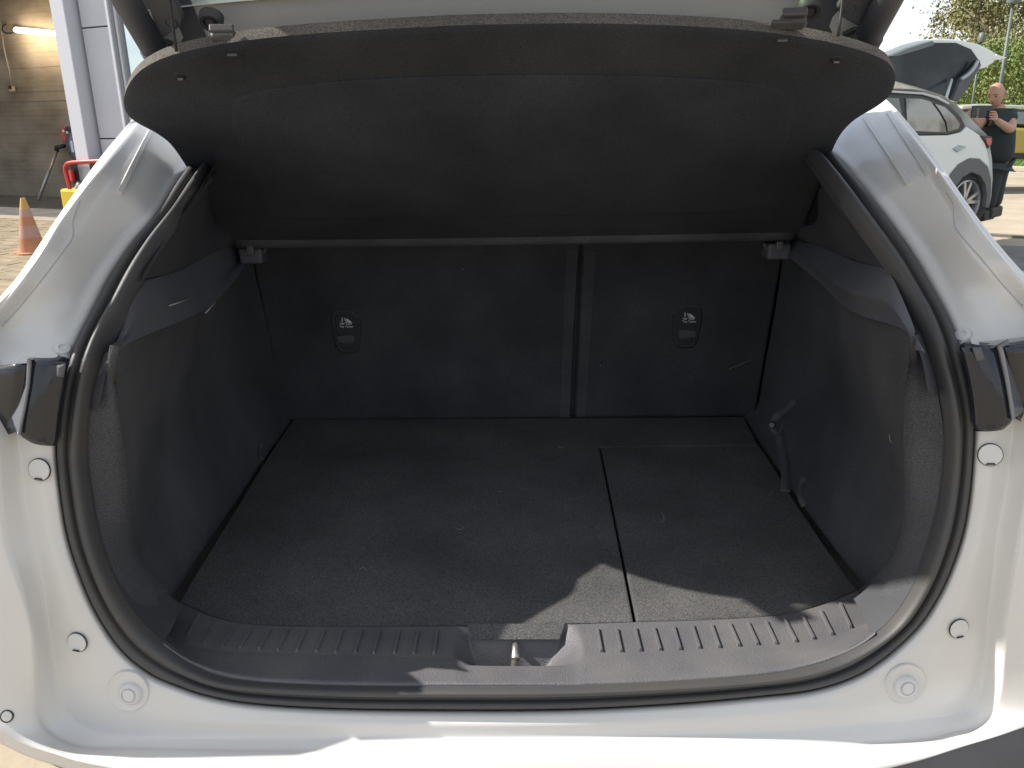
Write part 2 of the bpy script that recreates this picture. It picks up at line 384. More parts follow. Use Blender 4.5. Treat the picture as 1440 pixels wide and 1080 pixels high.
# pavers in front of the bay: nearest 300 visible as pieces
pav = mesh('paved_apron', [fpt(-8, -8.4, .004), fpt(12, -8.4, .004), fpt(12, -.35, .004), fpt(-8, -.35, .004)], [(0, 1, 2, 3)], mat('dark_joint_sand', (.12, .10, .08), rough=1), smooth=False)
tag(pav, kind='structure', label='tan block paving laid in staggered rows before the garage bay')
strip = prism('threshold_strip', [fpt(-8, -.35, 0), fpt(8, -.35, 0), fpt(8, 0, 0), fpt(-8, 0, 0)], (0, 0, .02), mat('pale_threshold', (.33, .29, .23), rough=.9, c2=(.27, .235, .19), nscale=3)); tag(strip, kind='structure', label='pale concrete strip along the garage threshold')
pw_, pl_ = .40, .20
me_p = None; cells = []
for r_ in range(40):
    off = -.35 - (r_+.5)*pl_
    for c_ in range(-22, 30):
        s_ = (c_+(r_ % 2)*.5)*pw_
        p = fpt(s_, off, .006)
        v = p-EYE; zz = v.dot(fwd); X = 720+FPX*v.dot(rt)/zz; Y = 540-FPX*v.dot(upv)/zz
        if X > -30 and Y < 470 and X < 220-.5*(Y-170)+40: cells.append((v.length, p))
cells.sort(key=lambda q: q[0])
bm = bmesh.new(); bmesh.ops.create_cube(bm, size=1)
for v in bm.verts: v.co = ROTF @ Vector((v.co.x*(pw_-.012), v.co.y*(pl_-.012), v.co.z*.02)); 
bmesh.ops.bevel(bm, geom=[e for e in bm.edges], offset=.006, segments=1, affect='EDGES')
me_a = bpy.data.meshes.new('paver'); bm.to_mesh(me_a); me_a.materials.append(M['paver'])
me_b = me_a.copy(); me_b.materials.clear(); me_b.materials.append(M['paver2'])
vall = [tuple(v.co) for v in me_a.vertices]; fall = [tuple(p.vertices) for p in me_a.polygons]
restV, restF = [], []
for i, (_, p) in enumerate(cells):
    z = random.uniform(-.003, .003)
    if i < 300:
        o = bpy.data.objects.new('paver', me_a if random.random() < .6 else me_b); col.objects.link(o); o.parent = pav; o.location = p+Vector((0, 0, z))
    else:
        b = len(restV); restV += [Vector(q)+p+Vector((0, 0, z)) for q in vall]; restF += [tuple(b+k for k in f) for f in fall]
if restV: tag(mesh('pavers', restV, restF, M['paver'], pav, smooth=False), kind='stuff')

# ================================================================ RIGHT BACKGROUND
# near ground toned grey for the building's shade; base frame, kerb, grass strip
gp = mesh('shade_grey_paving', [atZ(1300, 340, .005), atZ(1520, 350, .005), Vector((9, 2, .005)), Vector((1.5, 2, .005))], [(0, 3, 2, 1)], M['shade_grey'], smooth=False); tag(gp, kind='structure', label='paving beside the car toned grey for building shade, below the dark glass base frame')
a_, b_ = atZ(1370, 331, 0), atZ(1520, 341, 0)
ds = prism('glass_base_frame', [a_, b_, b_+Vector((.02, .12, 0)), a_+Vector((.02, .12, 0))], (0, 0, .03), mat('dark_base_frame', (.16, .15, .12), rough=.6)); tag(ds, kind='structure', label='narrow dark base frame of the glass front across the beige paving at the right')  # bottom frame of the glass front, built as a low dark strip
k1, k2 = atZ(1370, 239, 0), atZ(1560, 246, 0)
u_ = (k2-k1).normalized(); n_ = Vector((-u_.y, u_.x, 0))
k1 -= u_*8; k2 += u_*25
kb = prism('kerb', [k1, k2, k2+n_*.25, k1+n_*.25], (0, 0, .12), mat('kerb_concrete', (.42, .36, .28), rough=.9, c2=(.34, .3, .24), nscale=3), bevel=.02); tag(kb, kind='structure', label='pale kerb between the beige paving and the grass strip')
M['grass'] = mat('mown_grass', (.075, .13, .025), rough=1, c2=(.11, .19, .04), nscale=4, bump=.8, bscale=30, bdist=.03)
gr = mesh('grass_strip', [k1+n_*.25+Vector((0, 0, .1)), k2+n_*.25+Vector((0, 0, .1)), k2+n_*4.5+Vector((0, 0, .12)), k1+n_*4.5+Vector((0, 0, .12))], [(0, 1, 2, 3)], M['grass']); tag(gr, kind='structure', label='strip of bright mown grass behind the kerb')
# grass blades
bv, bf = [], []
for i in range(9000):
    p = k1.lerp(k2, random.uniform(.15, .6))+n_*random.uniform(.3, 4.2); p.z = .1
    a = random.uniform(0, 6.28); s_ = Vector((math.cos(a), math.sin(a), 0))*.012; h = random.uniform(.04, .1)
    b = len(bv); bv += [p-s_, p+s_, p+Vector((random.uniform(-.03, .03), random.uniform(-.03, .03), h))]; bf.append((b, b+1, b+2))
tag(mesh('grass_blades', bv, bf, M['grass'], smooth=False), 'short grass blades growing on the strip behind the kerb', 'grass', kind='stuff')
# hillside behind
M['bank'] = mat('scrubby_bank', (.06, .09, .02), rough=1, c2=(.13, .13, .05), nscale=.8, detail=8, bump=1, bscale=3, bdist=.2)
hb = [k1+n_*26+Vector((-30, 10, 0)), k2+n_*26, k2+n_*60+Vector((0, 0, 7)), k1+n_*60+Vector((-30, 10, 6))]
tag(mesh('bank', hb, [(0, 1, 2, 3)], M['bank']), kind='structure', label='low scrubby bank rising behind the trees')

# trees
M['bark'] = mat('grey_bark', (.16, .14, .11), rough=.95, c2=(.08, .07, .055), nscale=14, bump=.5, bscale=20, bdist=.02)
leafm = [mat('spring_leaves', (.15, .16, .045), rough=.8, c2=(.24, .20, .065), nscale=.7), mat('olive_leaves', (.10, .13, .03), rough=.8, c2=(.19, .18, .05), nscale=.8), mat('bright_leaves', (.10, .17, .03), rough=.8, c2=(.16, .20, .05), nscale=.9), mat('pale_catkins', (.22, .19, .09), rough=.8, c2=(.15, .14, .06), nscale=.8)]
def tree(name, px, Y, h, wd, lm, label, n=5200, low=.15, grp='trees along the bank', sz=.16):
    base = atY(px, 300, Y); base.z = 0
    t = empty(name, base, label, 'tree' if h > 4 else 'bush', grp)
    if h > 4:
        tk = [base+Vector((random.uniform(-.2, .2)*k/6, random.uniform(-.2, .2)*k/6, h*.85*k/6)) for k in range(7)]
        tube('trunk', tk, [.2-.028*k for k in range(7)], M['bark'], t, n=8)
        for k in range(9):
            z = h*random.uniform(.25, .75); a = random.uniform(0, 6.28); l = wd*.4*random.uniform(.6, 1)
            p0 = base+Vector((0, 0, z)); p1 = p0+Vector((math.cos(a)*l, math.sin(a)*l, l*.8))
            tube('limb', [p0, p0.lerp(p1, .5)+Vector((0, 0, -.1)), p1], [.07, .045, .015], M['bark'], t, n=6)
    cl = []
    for i in range(int(26+wd*4)):
        z = random.uniform(low, 1); rad = wd/2*math.sin(math.pi*min(1, max(.12, (z-low)/(1-low)*.86+.12)))**.6
        a = random.uniform(0, 6.28); rr = rad*math.sqrt(random.random())
        cl.append((Vector((math.cos(a)*rr, math.sin(a)*rr, z*h)), random.uniform(.25, .6)*min(1.6, wd/3)))
    V, F = [], []
    for i in range(n):
        c, r = random.choice(cl)
        d = Vector((random.gauss(0, 1), random.gauss(0, 1), random.gauss(0, .8)))*r*.55
        p = base+c+d
        if p.z < .1: continue
        q = Vector((random.gauss(0, 1), random.gauss(0, 1), random.gauss(0, 1))).normalized(); e = q.orthogonal().normalized(); f_ = q.cross(e)
        s_ = sz*random.uniform(.4, 1.1); b = len(V)
        V += [p-e*s_*.5, p+f_*s_*.3, p+e*s_*.5, p-f_*s_*.3]; F.append((b, b+1, b+2, b+3))
    mesh('crown', V, F, lm, t, smooth=False)
TR = [(1338, 36, 8.6, 3.4, 1, 'thin young tree at the left end of the tree row by the open sky', 9000),
      (1368, 38, 10.4, 5, 0, 'yellow green spring tree above the open tailgate in the reflection', 14000),
      (1400, 33, 12, 5.5, 3, 'pale tan flowering tree behind the bald man', 13000),
      (1440, 34, 12.5, 6, 1, 'tall olive tree at the right edge behind the lamp post', 9500),
      (1478, 32, 12, 6, 0, 'broad spring tree partly cut by the right picture edge', 6500),
      (1420, 42, 12, 7, 2, 'green tree standing back between the two olive trees', 9000)]
for a in TR: tree('leafy_tree', *a[:4], leafm[a[4]], a[5], a[6])
for px, Y, h, wd, li, lb in [(1352, 27, 3.1, 4.2, 2, 'bright green bush beneath the open tailgate'), (1378, 28, 3.4, 4.5, 1, 'olive bush just left of the bald head'), (1410, 26, 3.4, 4.6, 2, 'round bush behind the shoulders of the man'), (1440, 27, 3.7, 4.6, 0, 'yellowish bush at the right edge above the car roof'), (1330, 30, 2.6, 4, 1, 'low dark bush at the left end of the hedge row')]:
    tree('leafy_bush', px, Y, h, wd, leafm[li], lb, 6500, .02, 'bushes below the trees', .12)

# lamp posts
M['postm'] = mat('grey_green_post', (.10, .12, .105), rough=.5)
def lamp(px0, py0, px1, py1, Y, r, lb):
    a = atY(px1, py1, Y); b = atY(px0, py0, Y); a.z = 0; b.x = a.x = (a.x+b.x)/2
    t = empty('street_lamp', a, lb, 'street lamp', 'street lamps by the trees')
    tube('post', [a, b], [r*1.3, r*.8], M['postm'], t)
    lathe('lamp_head', b, (0, 0, 1), [(0, .0), (r*3.2, .02), (r*3.6, .1), (r*2.6, .22), (0, .28)], M['postm'], t, n=16)
lamp(1424, 6, 1408, 115, 19, .038, 'tall grey street lamp rising behind the bald head')
lamp(1379, 60, 1368, 145, 24, .028, 'thinner far street lamp left of the bald head')

# the other cars
def side_frame(px, Y, h):
    P = atY(px, 290, Y); P.z = 0; h = Vector(h).normalized(); n = Vector((-h.y, h.x, 0))
    if n.dot(Vector((.5, .87, 0))) < 0: n = -n
    return P, h, n
def car2():
    P, h, n = side_frame(1390, 9.0, (-.9, -.43, 0))
    def s(px, py, o=0): return atP(px, py, P+n*o, n)
    t = empty('reflected_hatchback', s(1360, 320)*1.0, 'white hatchback with raised tailgate and grey wheel arches right of the open boot', 'car')
    body = [(1150, 128), (1200, 124), (1250, 124), (1285, 125), (1308, 129), (1328, 136), (1345, 147), (1362, 163), (1378, 180), (1388, 190), (1392, 205), (1395, 225), (1396, 250), (1394, 275), (1391, 290)]
    arch = [(1389, 275), (1387, 258), (1380, 246), (1367, 241), (1353, 248), (1343, 262), (1338, 280), (1336, 300)]
    low = [(1300, 318), (1150, 318)]
    W_ = 1.65
    wp = mat('hazy_white_paint', (.70, .74, .72), rough=.3, coat=.7)
    # curved cross section: rounded shoulders by insetting the near outline
    out_ = body+arch+low
    ring = lambda off, ins: [s(px, py)+n*off+((s(1300, 225)-s(px, py))*ins) for px, py in out_]
    rows = [ring(.10, .07), ring(.02, .015), ring(0, 0), ring(.25, 0), ring(W_-.25, 0), ring(W_-.05, .02), ring(W_, .07)]
    nn = len(out_)
    V = [p for r in rows for p in r]; F = []
    for i in range(len(rows)-1):
        for j in range(nn):
            a = i*nn+j; b = i*nn+(j+1) % nn; F.append((a, b, b+nn, a+nn))
    F.append(tuple(range(nn-1, -1, -1)))
    mesh('body', V, F, wp, t, auto=50)
    # side skin panels as flush face
    def pl(name, pts, m_, off, th, bev=.006): return prism(name, [s(*q, off) for q in pts], n*th, m_, t, bevel=bev)
    pl('side_panel', [(1150, 190)]+[(1280, 190), (1333, 189), (1350, 185), (1358, 178), (1352, 165), (1338, 151), (1326, 145), (1308, 137), (1285, 133), (1240, 132), (1200, 131), (1150, 134)][1-1:] , mat('window_surround', (.02, .024, .026), rough=.3), -.012, .1)
    lowp = [(1150, 192), (1280, 191), (1334, 190), (1352, 186), (1360, 178), (1378, 190), (1387, 203), (1391, 225), (1393, 244), (1389, 234), (1378, 224), (1364, 223), (1350, 231), (1340, 242), (1334, 254), (1328, 280), (1326, 312), (1150, 312)]
    pl('lower_side', lowp, wp, -.016, .1, .012)
    gl = mat('grey_reflecting_glass', (.10, .115, .12), rough=.05, coat=1, c2=(.30, .32, .31), nscale=2.2, lo=.45, hi=.6)
    w1 = pl('rear_door_window', [(1277, 184), (1274, 138), (1296, 139), (1309, 143), (1320, 158), (1328, 172), (1331, 186)], gl, -.022, .02, 0)
    pl('front_door_window', [(1180, 184), (1190, 140), (1240, 137), (1264, 138), (1268, 160), (1268, 184)], gl, -.022, .02, 0)
    pl('quarter_window', [(1333, 185), (1331, 172), (1325, 160), (1315, 146), (1328, 150), (1341, 162), (1350, 174), (1348, 181)], gl, -.022, .02, 0)
    pl('roof_rail', [(1200, 128), (1250, 127), (1300, 130), (1322, 136), (1336, 145), (1334, 147), (1318, 139), (1298, 133), (1250, 130), (1200, 131)], mat('silver_rail', (.5, .53, .54), rough=.3), -.03, .03, .003)
    pl('door_handle', [(1341, 209), (1350, 204), (1360, 206), (1352, 211), (1347, 214)], mat('handle_grey', (.36, .42, .41), rough=.3), -.03, .03, .004)
    gc = mat('grey_arch_cladding', (.13, .13, .128), rough=.7)
    outer = [(1326, 285), (1330, 262), (1338, 244), (1349, 231), (1363, 223), (1378, 224), (1389, 235), (1394, 252), (1394, 270), (1391, 292)]
    inner = [(1386, 292), (1388, 275), (1386, 259), (1379, 247), (1367, 242), (1354, 249), (1345, 262), (1340, 280), (1338, 295)]
    pl('wheel_arch', outer+inner, gc, -.03, .06, .004)
    pl('arch_liner', [(1388, 275), (1386, 259), (1379, 247), (1367, 242), (1354, 249), (1345, 262), (1340, 280), (1338, 312), (1386, 300)], M['black'], .25, .02, 0)
    cw = s(1361, 286)+n*.1
    tyre = lathe('wheel', cw, -n, [(.33, -.1), (.345, -.05), (.345, .05), (.325, .08), (.25, .085), (.23, .06)], mat('tyre_rubber', (.03, .03, .03), rough=.8), t, n=40)
    lathe('rim', cw, -n, [(.24, .07), (.225, .075), (.215, .05), (.21, 0)], mat('alloy', (.45, .46, .46), rough=.3, metal=.6), tyre, n=40)
    for k in range(5):
        a = 2*math.pi*k/5+.4; ux = h*math.cos(a)+Vector((0, 0, 1))*math.sin(a); uy = h*-math.sin(a)+Vector((0, 0, 1))*math.cos(a)
        for sg in (-.28, .28):
            c0 = cw-n*.06; prism('spoke', [c0+ux*.03+uy*.02, c0+ux*.03-uy*.02, c0+ux*.22-uy*(.018-sg*.18), c0+ux*.22+uy*(.018+sg*.18)], n*.03, bpy.data.materials['alloy'], tyre, bevel=.004)
    lathe('disc', cw, -n, [(0, -.02), (.2, -.02)], mat('brake_dark', (.08, .08, .08)), tyre, n=24)
    tlm = mat('red_lamp', (.45, .06, .04), rough=.1, coat=1)
    pl('tail_light', [(1380, 191), (1394, 192), (1396, 197), (1394, 204), (1390, 209), (1386, 200)], M['gloss'], -.03, .25, .004)
    pl('tail_light_lens', [(1386, 194), (1394, 194), (1395, 200), (1392, 206), (1388, 202)], tlm, -.036, .2, .004)
    # raised tailgate
    d2 = mat('tailgate_dark_glass', (.010, .014, .018), rough=.25, coat=.0, spec=.3, c2=(.05, .065, .075), nscale=1.5, lo=.4, hi=.7)
    tg = pl('tailgate', [(1228, 82), (1246, 71), (1268, 62), (1292, 56), (1322, 54), (1352, 56), (1378, 62), (1396, 71), (1404, 79), (1397, 89), (1388, 95), (1378, 98), (1371, 106), (1360, 124), (1348, 144), (1330, 137), (1290, 124), (1240, 110)], wp, .35, .9, .02)
    def ch(name, pts, m_, off, th, bev=.006):
        return prism(name, [s(*q, off) for q in pts], n*th, m_, tg, bevel=bev)
    ch('glass', [(1238, 88), (1256, 78), (1280, 69), (1312, 60), (1345, 60), (1366, 69), (1376, 83), (1374, 93), (1366, 106), (1354, 128), (1344, 142), (1326, 134), (1290, 122), (1240, 108)], d2, .33, .03)
    ch('spoiler', [(1252, 79), (1280, 67), (1312, 57), (1315, 61), (1312, 64), (1290, 71), (1262, 79)], mat('spoiler_dark', (.10, .125, .13), rough=.3), .31, .04)
    ch('trim', [(1352, 110), (1366, 99), (1378, 84), (1380, 92), (1372, 106), (1360, 126), (1348, 143), (1340, 140)], M['plastic'], .29, .05)
    tube('wiper', cat([s(1375, 86, .27), s(1369, 97, .27), s(1360, 106, .27), s(1352, 111, .27)], 4), .018, mat('wiper_pale_grey', (.35, .4, .42)), tg)  # pale grey wiper arm
    ch('number_plate_lip', [(1402, 76), (1410, 79), (1417, 81), (1408, 84), (1400, 84)], wp, .5, .5)
    tube('strut', [s(1330, 140, .1), s(1338, 112, .3)], .014, mat('strut_pale', (.5, .55, .55)), tg)
    return P, h, n
car2()
def yellowcar():
    P, h, n = side_frame(1400, 15.5, (-.97, .1, 0))
    def s(px, py, o=0): return atP(px, py, P+n*o, n)
    t = empty('olive_yellow_car', s(1430, 235), 'olive yellow parked car behind the bald man with a dark shade band below', 'car')
    ym = mat('olive_yellow_paint', (.31, .26, .035), rough=.3, coat=.8)
    def pl(name, pts, m_, off, th, bev=.01): return prism(name, [s(*q, off) for q in pts], n*th, m_, t, bevel=bev)
    pl('body', [(1345, 172), (1352, 176), (1440, 180), (1540, 186), (1540, 218), (1345, 214)], ym, 0, 1.6, .06)
    pl('sill', [(1347, 211), (1540, 215), (1540, 226), (1347, 222)], mat('under_car_shade', (.02, .022, .018)), .06, 1.5, .02)  # dark band stands in for the shade and wheels under the car
    pl('cabin', [(1346, 174), (1350, 158), (1356, 150), (1372, 147), (1440, 149), (1520, 154), (1535, 184)], mat('cabin_dark', (.03, .04, .04), rough=.2), .12, 1.36, .05)
    pl('roof', [(1353, 149), (1375, 146), (1440, 148), (1500, 151), (1500, 156), (1440, 154), (1375, 152), (1353, 154)], mat('pale_roof', (.42, .46, .36), rough=.3, coat=.5), .08, 1.44, .02)
    gl = mat('teal_glass', (.14, .20, .21), rough=.05, coat=1)
    for a, b in ((1356, 1374), (1378, 1422), (1426, 1470), (1474, 1515)):
        pl('window', [(a, 174), (a+1, 157), (b-1, 158), (b, 176)], gl, .10, .02, 0)
    for px in (1372, 1500):
        w_ = lathe('wheel', s(px, 217)+n*.05, -n, [(.3, -.1), (.31, .04), (.28, .07), (.2, .07), (.19, .03), (0, .03)], M['black'], t, n=28)
        lathe('rim', s(px, 217)+n*.05, -n, [(.19, .05), (.17, .06), (0, .065)], bpy.data.materials['alloy'], w_, n=20)
yellowcar()

# the photographer seen right of the car
def skin_mesh(name, verts, edges, radii, material, parent, root=0, sub=2):
    o_ = org(parent); me = bpy.data.meshes.new(name)
    me.from_pydata([tuple(Vector(v)-o_) for v in verts], edges, []); me.update()
    bm = bmesh.new(); bm.from_mesh(me); bm.verts.ensure_lookup_table(); ly = bm.verts.layers.skin.verify()
    for i, r in enumerate(radii):
        bm.verts[i][ly].radius = (r, r); bm.verts[i][ly].use_root = (i == root)
    bm.to_mesh(me); bm.free()
    ob = link(name, me, material, parent, smooth=False)
    a = ob.modifiers.new('skin', 'SKIN'); a.use_smooth_shade = True
    s_ = ob.modifiers.new('sub', 'SUBSURF'); s_.levels = sub; s_.render_levels = sub
    return ob
def person():
    Y0 = 9.75
    c = atY(1400, 290, Y0); gx = c.x; foot = Vector((gx, Y0, 0))
    t = empty('person', foot, 'bald man in a black polo shirt holding a phone up in both hands', 'person')
    skin = mat('tanned_skin', (.42, .235, .165), rough=.55, c2=(.48, .28, .2), nscale=6)
    shirt = mat('black_polo_cloth', (.018, .028, .028), rough=.85, bump=.5, bscale=8, bdist=.02)
    trou = mat('dark_grey_trousers', (.035, .045, .045), rough=.9)
    J = lambda px, py, dy=0: atY(px, py, Y0+dy)
    pel = J(1401, 216); ch_ = J(1403, 176); nk = J(1404, 154, .02)
    # body with bare arms, one continuous figure
    shR, shL = J(1420, 163, -.02), J(1386, 163, .05)
    elR, wrR = J(1422, 183, -.2), J(1401, 169, -.38)
    elL, wrL = J(1372, 180, -.12), J(1362, 162, -.34)
    kn1, an1 = J(1396, 258, -.04), J(1389, 296, .04)
    kn2, an2 = J(1403, 256, .06), J(1399, 292, .12)
    V = [pel, ch_, J(1404, 163), nk, J(1403, 146, 0), shR, elR, wrR, shL, elL, wrL, J(1396, 226, 0), kn1, an1, J(1405, 226, .04), kn2, an2, an1+Vector((-.14, -.1, -.04)), an2+Vector((-.14, -.1, -.04))]
    E = [(0, 1), (1, 2), (2, 3), (3, 4), (2, 5), (5, 6), (6, 7), (2, 8), (8, 9), (9, 10), (0, 11), (11, 12), (12, 13), (0, 14), (14, 15), (15, 16), (13, 17), (16, 18)]
    rad = [.165, .18, .15, .07, .068, .082, .055, .034, .08, .052, .032, .105, .072, .05, .105, .072, .05, .04, .04]
    skin_mesh('body', V, E, rad, skin, t)
    # shirt over the torso and upper arms
    m1 = shR.lerp(elR, .55); m2 = shL.lerp(elL, .6)
    skin_mesh('polo_shirt', [J(1401, 234), J(1402, 204), ch_, J(1404, 164), J(1404, 157, .01), shR, m1, shL, m2], [(0, 1), (1, 2), (2, 3), (3, 4), (3, 5), (5, 6), (3, 7), (7, 8)], [.20, .195, .2, .16, .085, .10, .085, .095, .082], shirt, t)
    skin_mesh('trousers', [J(1401, 214), J(1396, 230), kn1, an1, J(1405, 228, .04), kn2, an2], [(0, 1), (1, 2), (2, 3), (0, 4), (4, 5), (5, 6)], [.185, .135, .095, .07, .135, .095, .07], trou, t)
    for an in (an1, an2):
        box('shoe', an+Vector((-.07, -.05, -.04)), (.34, .15, .13), M['black'], t, rot=Matrix.Rotation(.7, 3, 'Z'), bevel=.03)
    # head
    hc = J(1401, 133, -.02); face = Vector((-.75, -.6, -.28)).normalized(); sd_ = face.cross(Vector((0, 0, 1))).normalized(); hu = sd_.cross(face)
    bm = bmesh.new(); bmesh.ops.create_icosphere(bm, subdivisions=4, radius=1)
    for v in bm.verts:
        x, y, z = v.co                      # x side, y face, z up
        f = 1.0
        sx, sy, sz = .082, .102, .128
        if z < -.1: sx *= 1-.28*min(1, -z); sy *= 1-.06*min(1, -z)
        p = Vector((x*sx, y*sy, z*sz))
        if y > .3:
            p.y += .022*math.exp(-((x/.16)**2+((z+.18)/.17)**2))        # nose
            p.y += .008*math.exp(-((x/.5)**2+((z-.16)/.10)**2))         # brow
            p.y -= .012*(math.exp(-(((abs(x)-.36)/.16)**2+((z-.02)/.11)**2)))  # eye sockets
            p.y += .007*math.exp(-((x/.3)**2+((z+.47)/.07)**2))         # lips
            p.y += .012*math.exp(-((x/.3)**2+((z+.85)/.15)**2))         # chin
        v.co = hc+sd_*p.x+face*p.y+hu*p.z-org(t)
    me = bpy.data.meshes.new('head'); bm.to_mesh(me); bm.free(); hd = link('head', me, skin, t)
    for sg in (-1, 1):
        e0 = hc+sd_*sg*.08+hu*.0-face*.005
        tube('ear', cat([e0+hu*.03, e0+hu*.02-face*.02+sd_*sg*.012, e0-hu*.015-face*.018+sd_*sg*.01, e0-hu*.03, e0+hu*.03], 3), .008, skin, hd, n=8)
        lathe('eye', hc+sd_*sg*.03+face*.083+hu*.004, face, [(.011, 0), (.008, .006), (0, .008)], M['black'], hd, n=12)
        tube('eyebrow', [hc+sd_*sg*.012+face*.1+hu*.024, hc+sd_*sg*.03+face*.1+hu*.029, hc+sd_*sg*.052+face*.085+hu*.024], .005, mat('brow', (.2, .12, .08)), hd, n=6)
    tube('mouth', [hc+sd_*-.025+face*.09-hu*.064, hc+face*.098-hu*.061, hc+sd_*.025+face*.09-hu*.064], .0045, mat('lips', (.3, .12, .09)), hd, n=6)
    # phone
    pc = (J(1368, 156, -.42)+J(1394, 158, -.42))/2
    # hands with five fingers gripping
    for wr, sg in ((wrR, 1), (wrL, -1)):
        tgt = pc+Vector((sg*.105, 0, 0)); pd = (tgt-wr).normalized(); palm = wr.lerp(tgt, .55)
        V = [wr, palm]; E = [(0, 1)]; rr = [.032, .042]
        for f in range(4):
            b0 = palm+Vector((sg*.0, -.02, .034-.024*f)); m0 = b0+Vector((-sg*.045, -.028, .004)); e0 = m0+Vector((-sg*(.034-.004*abs(f-1)), .012, 0))
            i = len(V); V += [b0, m0, e0]; E += [(1, i), (i, i+1), (i+1, i+2)]; rr += [.014, .010, .0085]
        i = len(V); V += [palm+Vector((-sg*.01, .03, .03)), palm+Vector((-sg*.06, .03, .045))]; E += [(1, i), (i, i+1)]; rr += [.014, .010]
        skin_mesh('hand', V, E, rr, skin, t, sub=1)
    return pc
pc = person()
ph = empty('mobile_phone', pc, 'dark phone held level in both hands of the bald man', 'phone')
box('case', pc, (.25, .018, .125), M['gloss'], ph, rot=Matrix.Rotation(.12, 3, 'Z'), bevel=.01)
box('camera_bump', pc+Vector((-.08, -.012, .03)), (.04, .01, .04), M['edge'], ph, bevel=.006)

# ================================================================ THE CAR
car = empty('open_hatchback', (0, 1.6, 0), 'white hatchback seen from behind with its boot wide open', 'car')
ST = [  # B seal outer | A seal inner | C | D | E | F
 ((300,200),(318,212),(292,195),(245,150),(235,140),(228,130)),
 ((255,250),(290,256),(243,243),(206,192),(194,183),(186,176)),
 ((220,305),(252,312),(207,297),(158,248),(146,239),(139,233)),
 ((187,343),(225,350),(170,335),(105,324),(91,305),(84,310)),
 ((158,385),(201,390),(138,378),(82,362),(66,352),(58,349)),
 ((137,425),(180,430),(114,421),(52,403),(33,395),(26,396)),
 ((119,462),(158,465),(98,460),(20,441),(4,433),(-6,432)),
 ((104,495),(143,500),(86,497),(-12,475),(-28,470),(-44,470)),
 ((94,530),(131,535),(76,533),(15,540),(-12,545),(-60,540)),
 ((86,575),(125,577),(74,578),(20,590),(-10,595),(-70,600)),
 ((81,630),(121,630),(73,632),(26,635),(-5,640),(-80,650)),
 ((85,680),(125,680),(78,682),(33,690),(-3,700),(-90,720)),
 ((96,750),(137,750),(88,753),(46,760),(5,765),(-95,800)),
 ((115,810),(157,808),(107,815),(59,815),(21,812),(-90,880)),
 ((138,862),(182,853),(130,868),(68,880),(43,880),(-70,950)),
 ((172,912),(208,884),(164,920),(77,938),(47,938),(-40,1010)),
 ((212,945),(238,908),(205,955),(87,982),(50,990),(0,1031)),
 ((250,962),(270,930),(246,973),(103,1012),(68,1028),(35,1048)),
 ((295,977),(310,948),(292,988),(140,1029),(115,1051),(80,1062)),
 ((360,988),(362,956),(358,999),(215,1037),(200,1052),(130,1076)),
 ((475,995),(475,961),(474,1005),(400,1037),(390,1056),(330,1110)),
 ((640,997),(640,962),(640,1007),(600,1038),(600,1057),(600,1125)),
 ((800,996),(800,961),(800,1005),(830,1037),(832,1056),(840,1125)),
 ((952,988),(952,955),(954,998),(1050,1032),(1065,1054),(1120,1105)),
 ((1065,978),(1055,948),(1067,988),(1205,1021),(1230,1047),(1270,1076)),
 ((1140,969),(1110,940),(1143,980),(1300,1012),(1330,1038),(1355,1050)),
 ((1200,950),(1160,927),(1206,960),(1350,1002),(1383,1018),(1420,1030)),
 ((1245,921),(1205,907),(1252,931),(1374,970),(1406,980),(1475,1005)),
 ((1287,882),(1245,880),(1296,889),(1386,915),(1412,922),(1505,945)),
 ((1312,847),(1272,846),(1321,852),(1391,865),(1417,865),(1515,885)),
 ((1333,805),(1294,804),(1342,808),(1397,810),(1427,808),(1522,800)),
 ((1352,750),(1312,750),(1360,752),(1405,745),(1438,742),(1530,730)),
 ((1362,692),(1324,692),(1370,692),(1416,685),(1448,680),(1530,670)),
 ((1367,630),(1330,628),(1375,630),(1424,620),(1455,615),(1530,600)),
 ((1367,585),(1328,580),(1379,583),(1427,575),(1458,570),(1525,550)),
 ((1360,542),(1319,540),(1376,540),(1430,530),(1456,520),(1520,500)),
 ((1347,487),(1304,487),(1364,483),(1452,468),(1470,462),(1482,456)),
 ((1331,445),(1288,447),(1350,440),(1425,418),(1442,408),(1450,405)),
 ((1310,405),(1265,408),(1332,398),(1392,380),(1409,367),(1416,366)),
 ((1286,362),(1240,368),(1308,353),(1357,342),(1378,326),(1384,327)),
 ((1258,322),(1212,330),(1278,312),(1340,302),(1346,280),(1353,284)),
 ((1228,283),(1180,284),(1245,272),(1303,240),(1311,234),(1319,235)),
 ((1200,250),(1158,252),(1213,241),(1266,192),(1276,188),(1285,190)),
 ((1170,215),(1133,222),(1182,206),(1228,147),(1237,142),(1246,146)),
 ((1130,190),(1110,202),(1140,182),(1175,125),(1185,115),(1195,112)),
 ((1040,180),(1040,190),(1045,174),(1050,150),(1055,140),(1060,135)),
 ((720,183),(720,193),(720,177),(720,152),(720,142),(720,137)),
 ((400,188),(400,198),(395,182),(390,158),(385,150),(380,145)),
]
NS = len(ST); K4 = 4
def wlow(i):                                  # 0 on the pillars, 1 on the lower body
    if i < 8: return {5: .12, 6: .45, 7: .85}.get(i, 0)
    if i > 35: return {36: .75, 37: .25}.get(i, 0)
    return 1
PUSH = {1: .09, 2: .0, 43: .14, 42: .05, 0: .40, 44: .36, 45: .4, 46: .4, 47: .4}
AMP = {0: .8, 1: 1.1, 2: 1.1, 44: .6, 43: .8, 42: 1, 41: 1, 45: .2, 46: .2, 47: .2}
def ringpx(c): return cat([(*s[c], 0) for s in ST], K4, True)
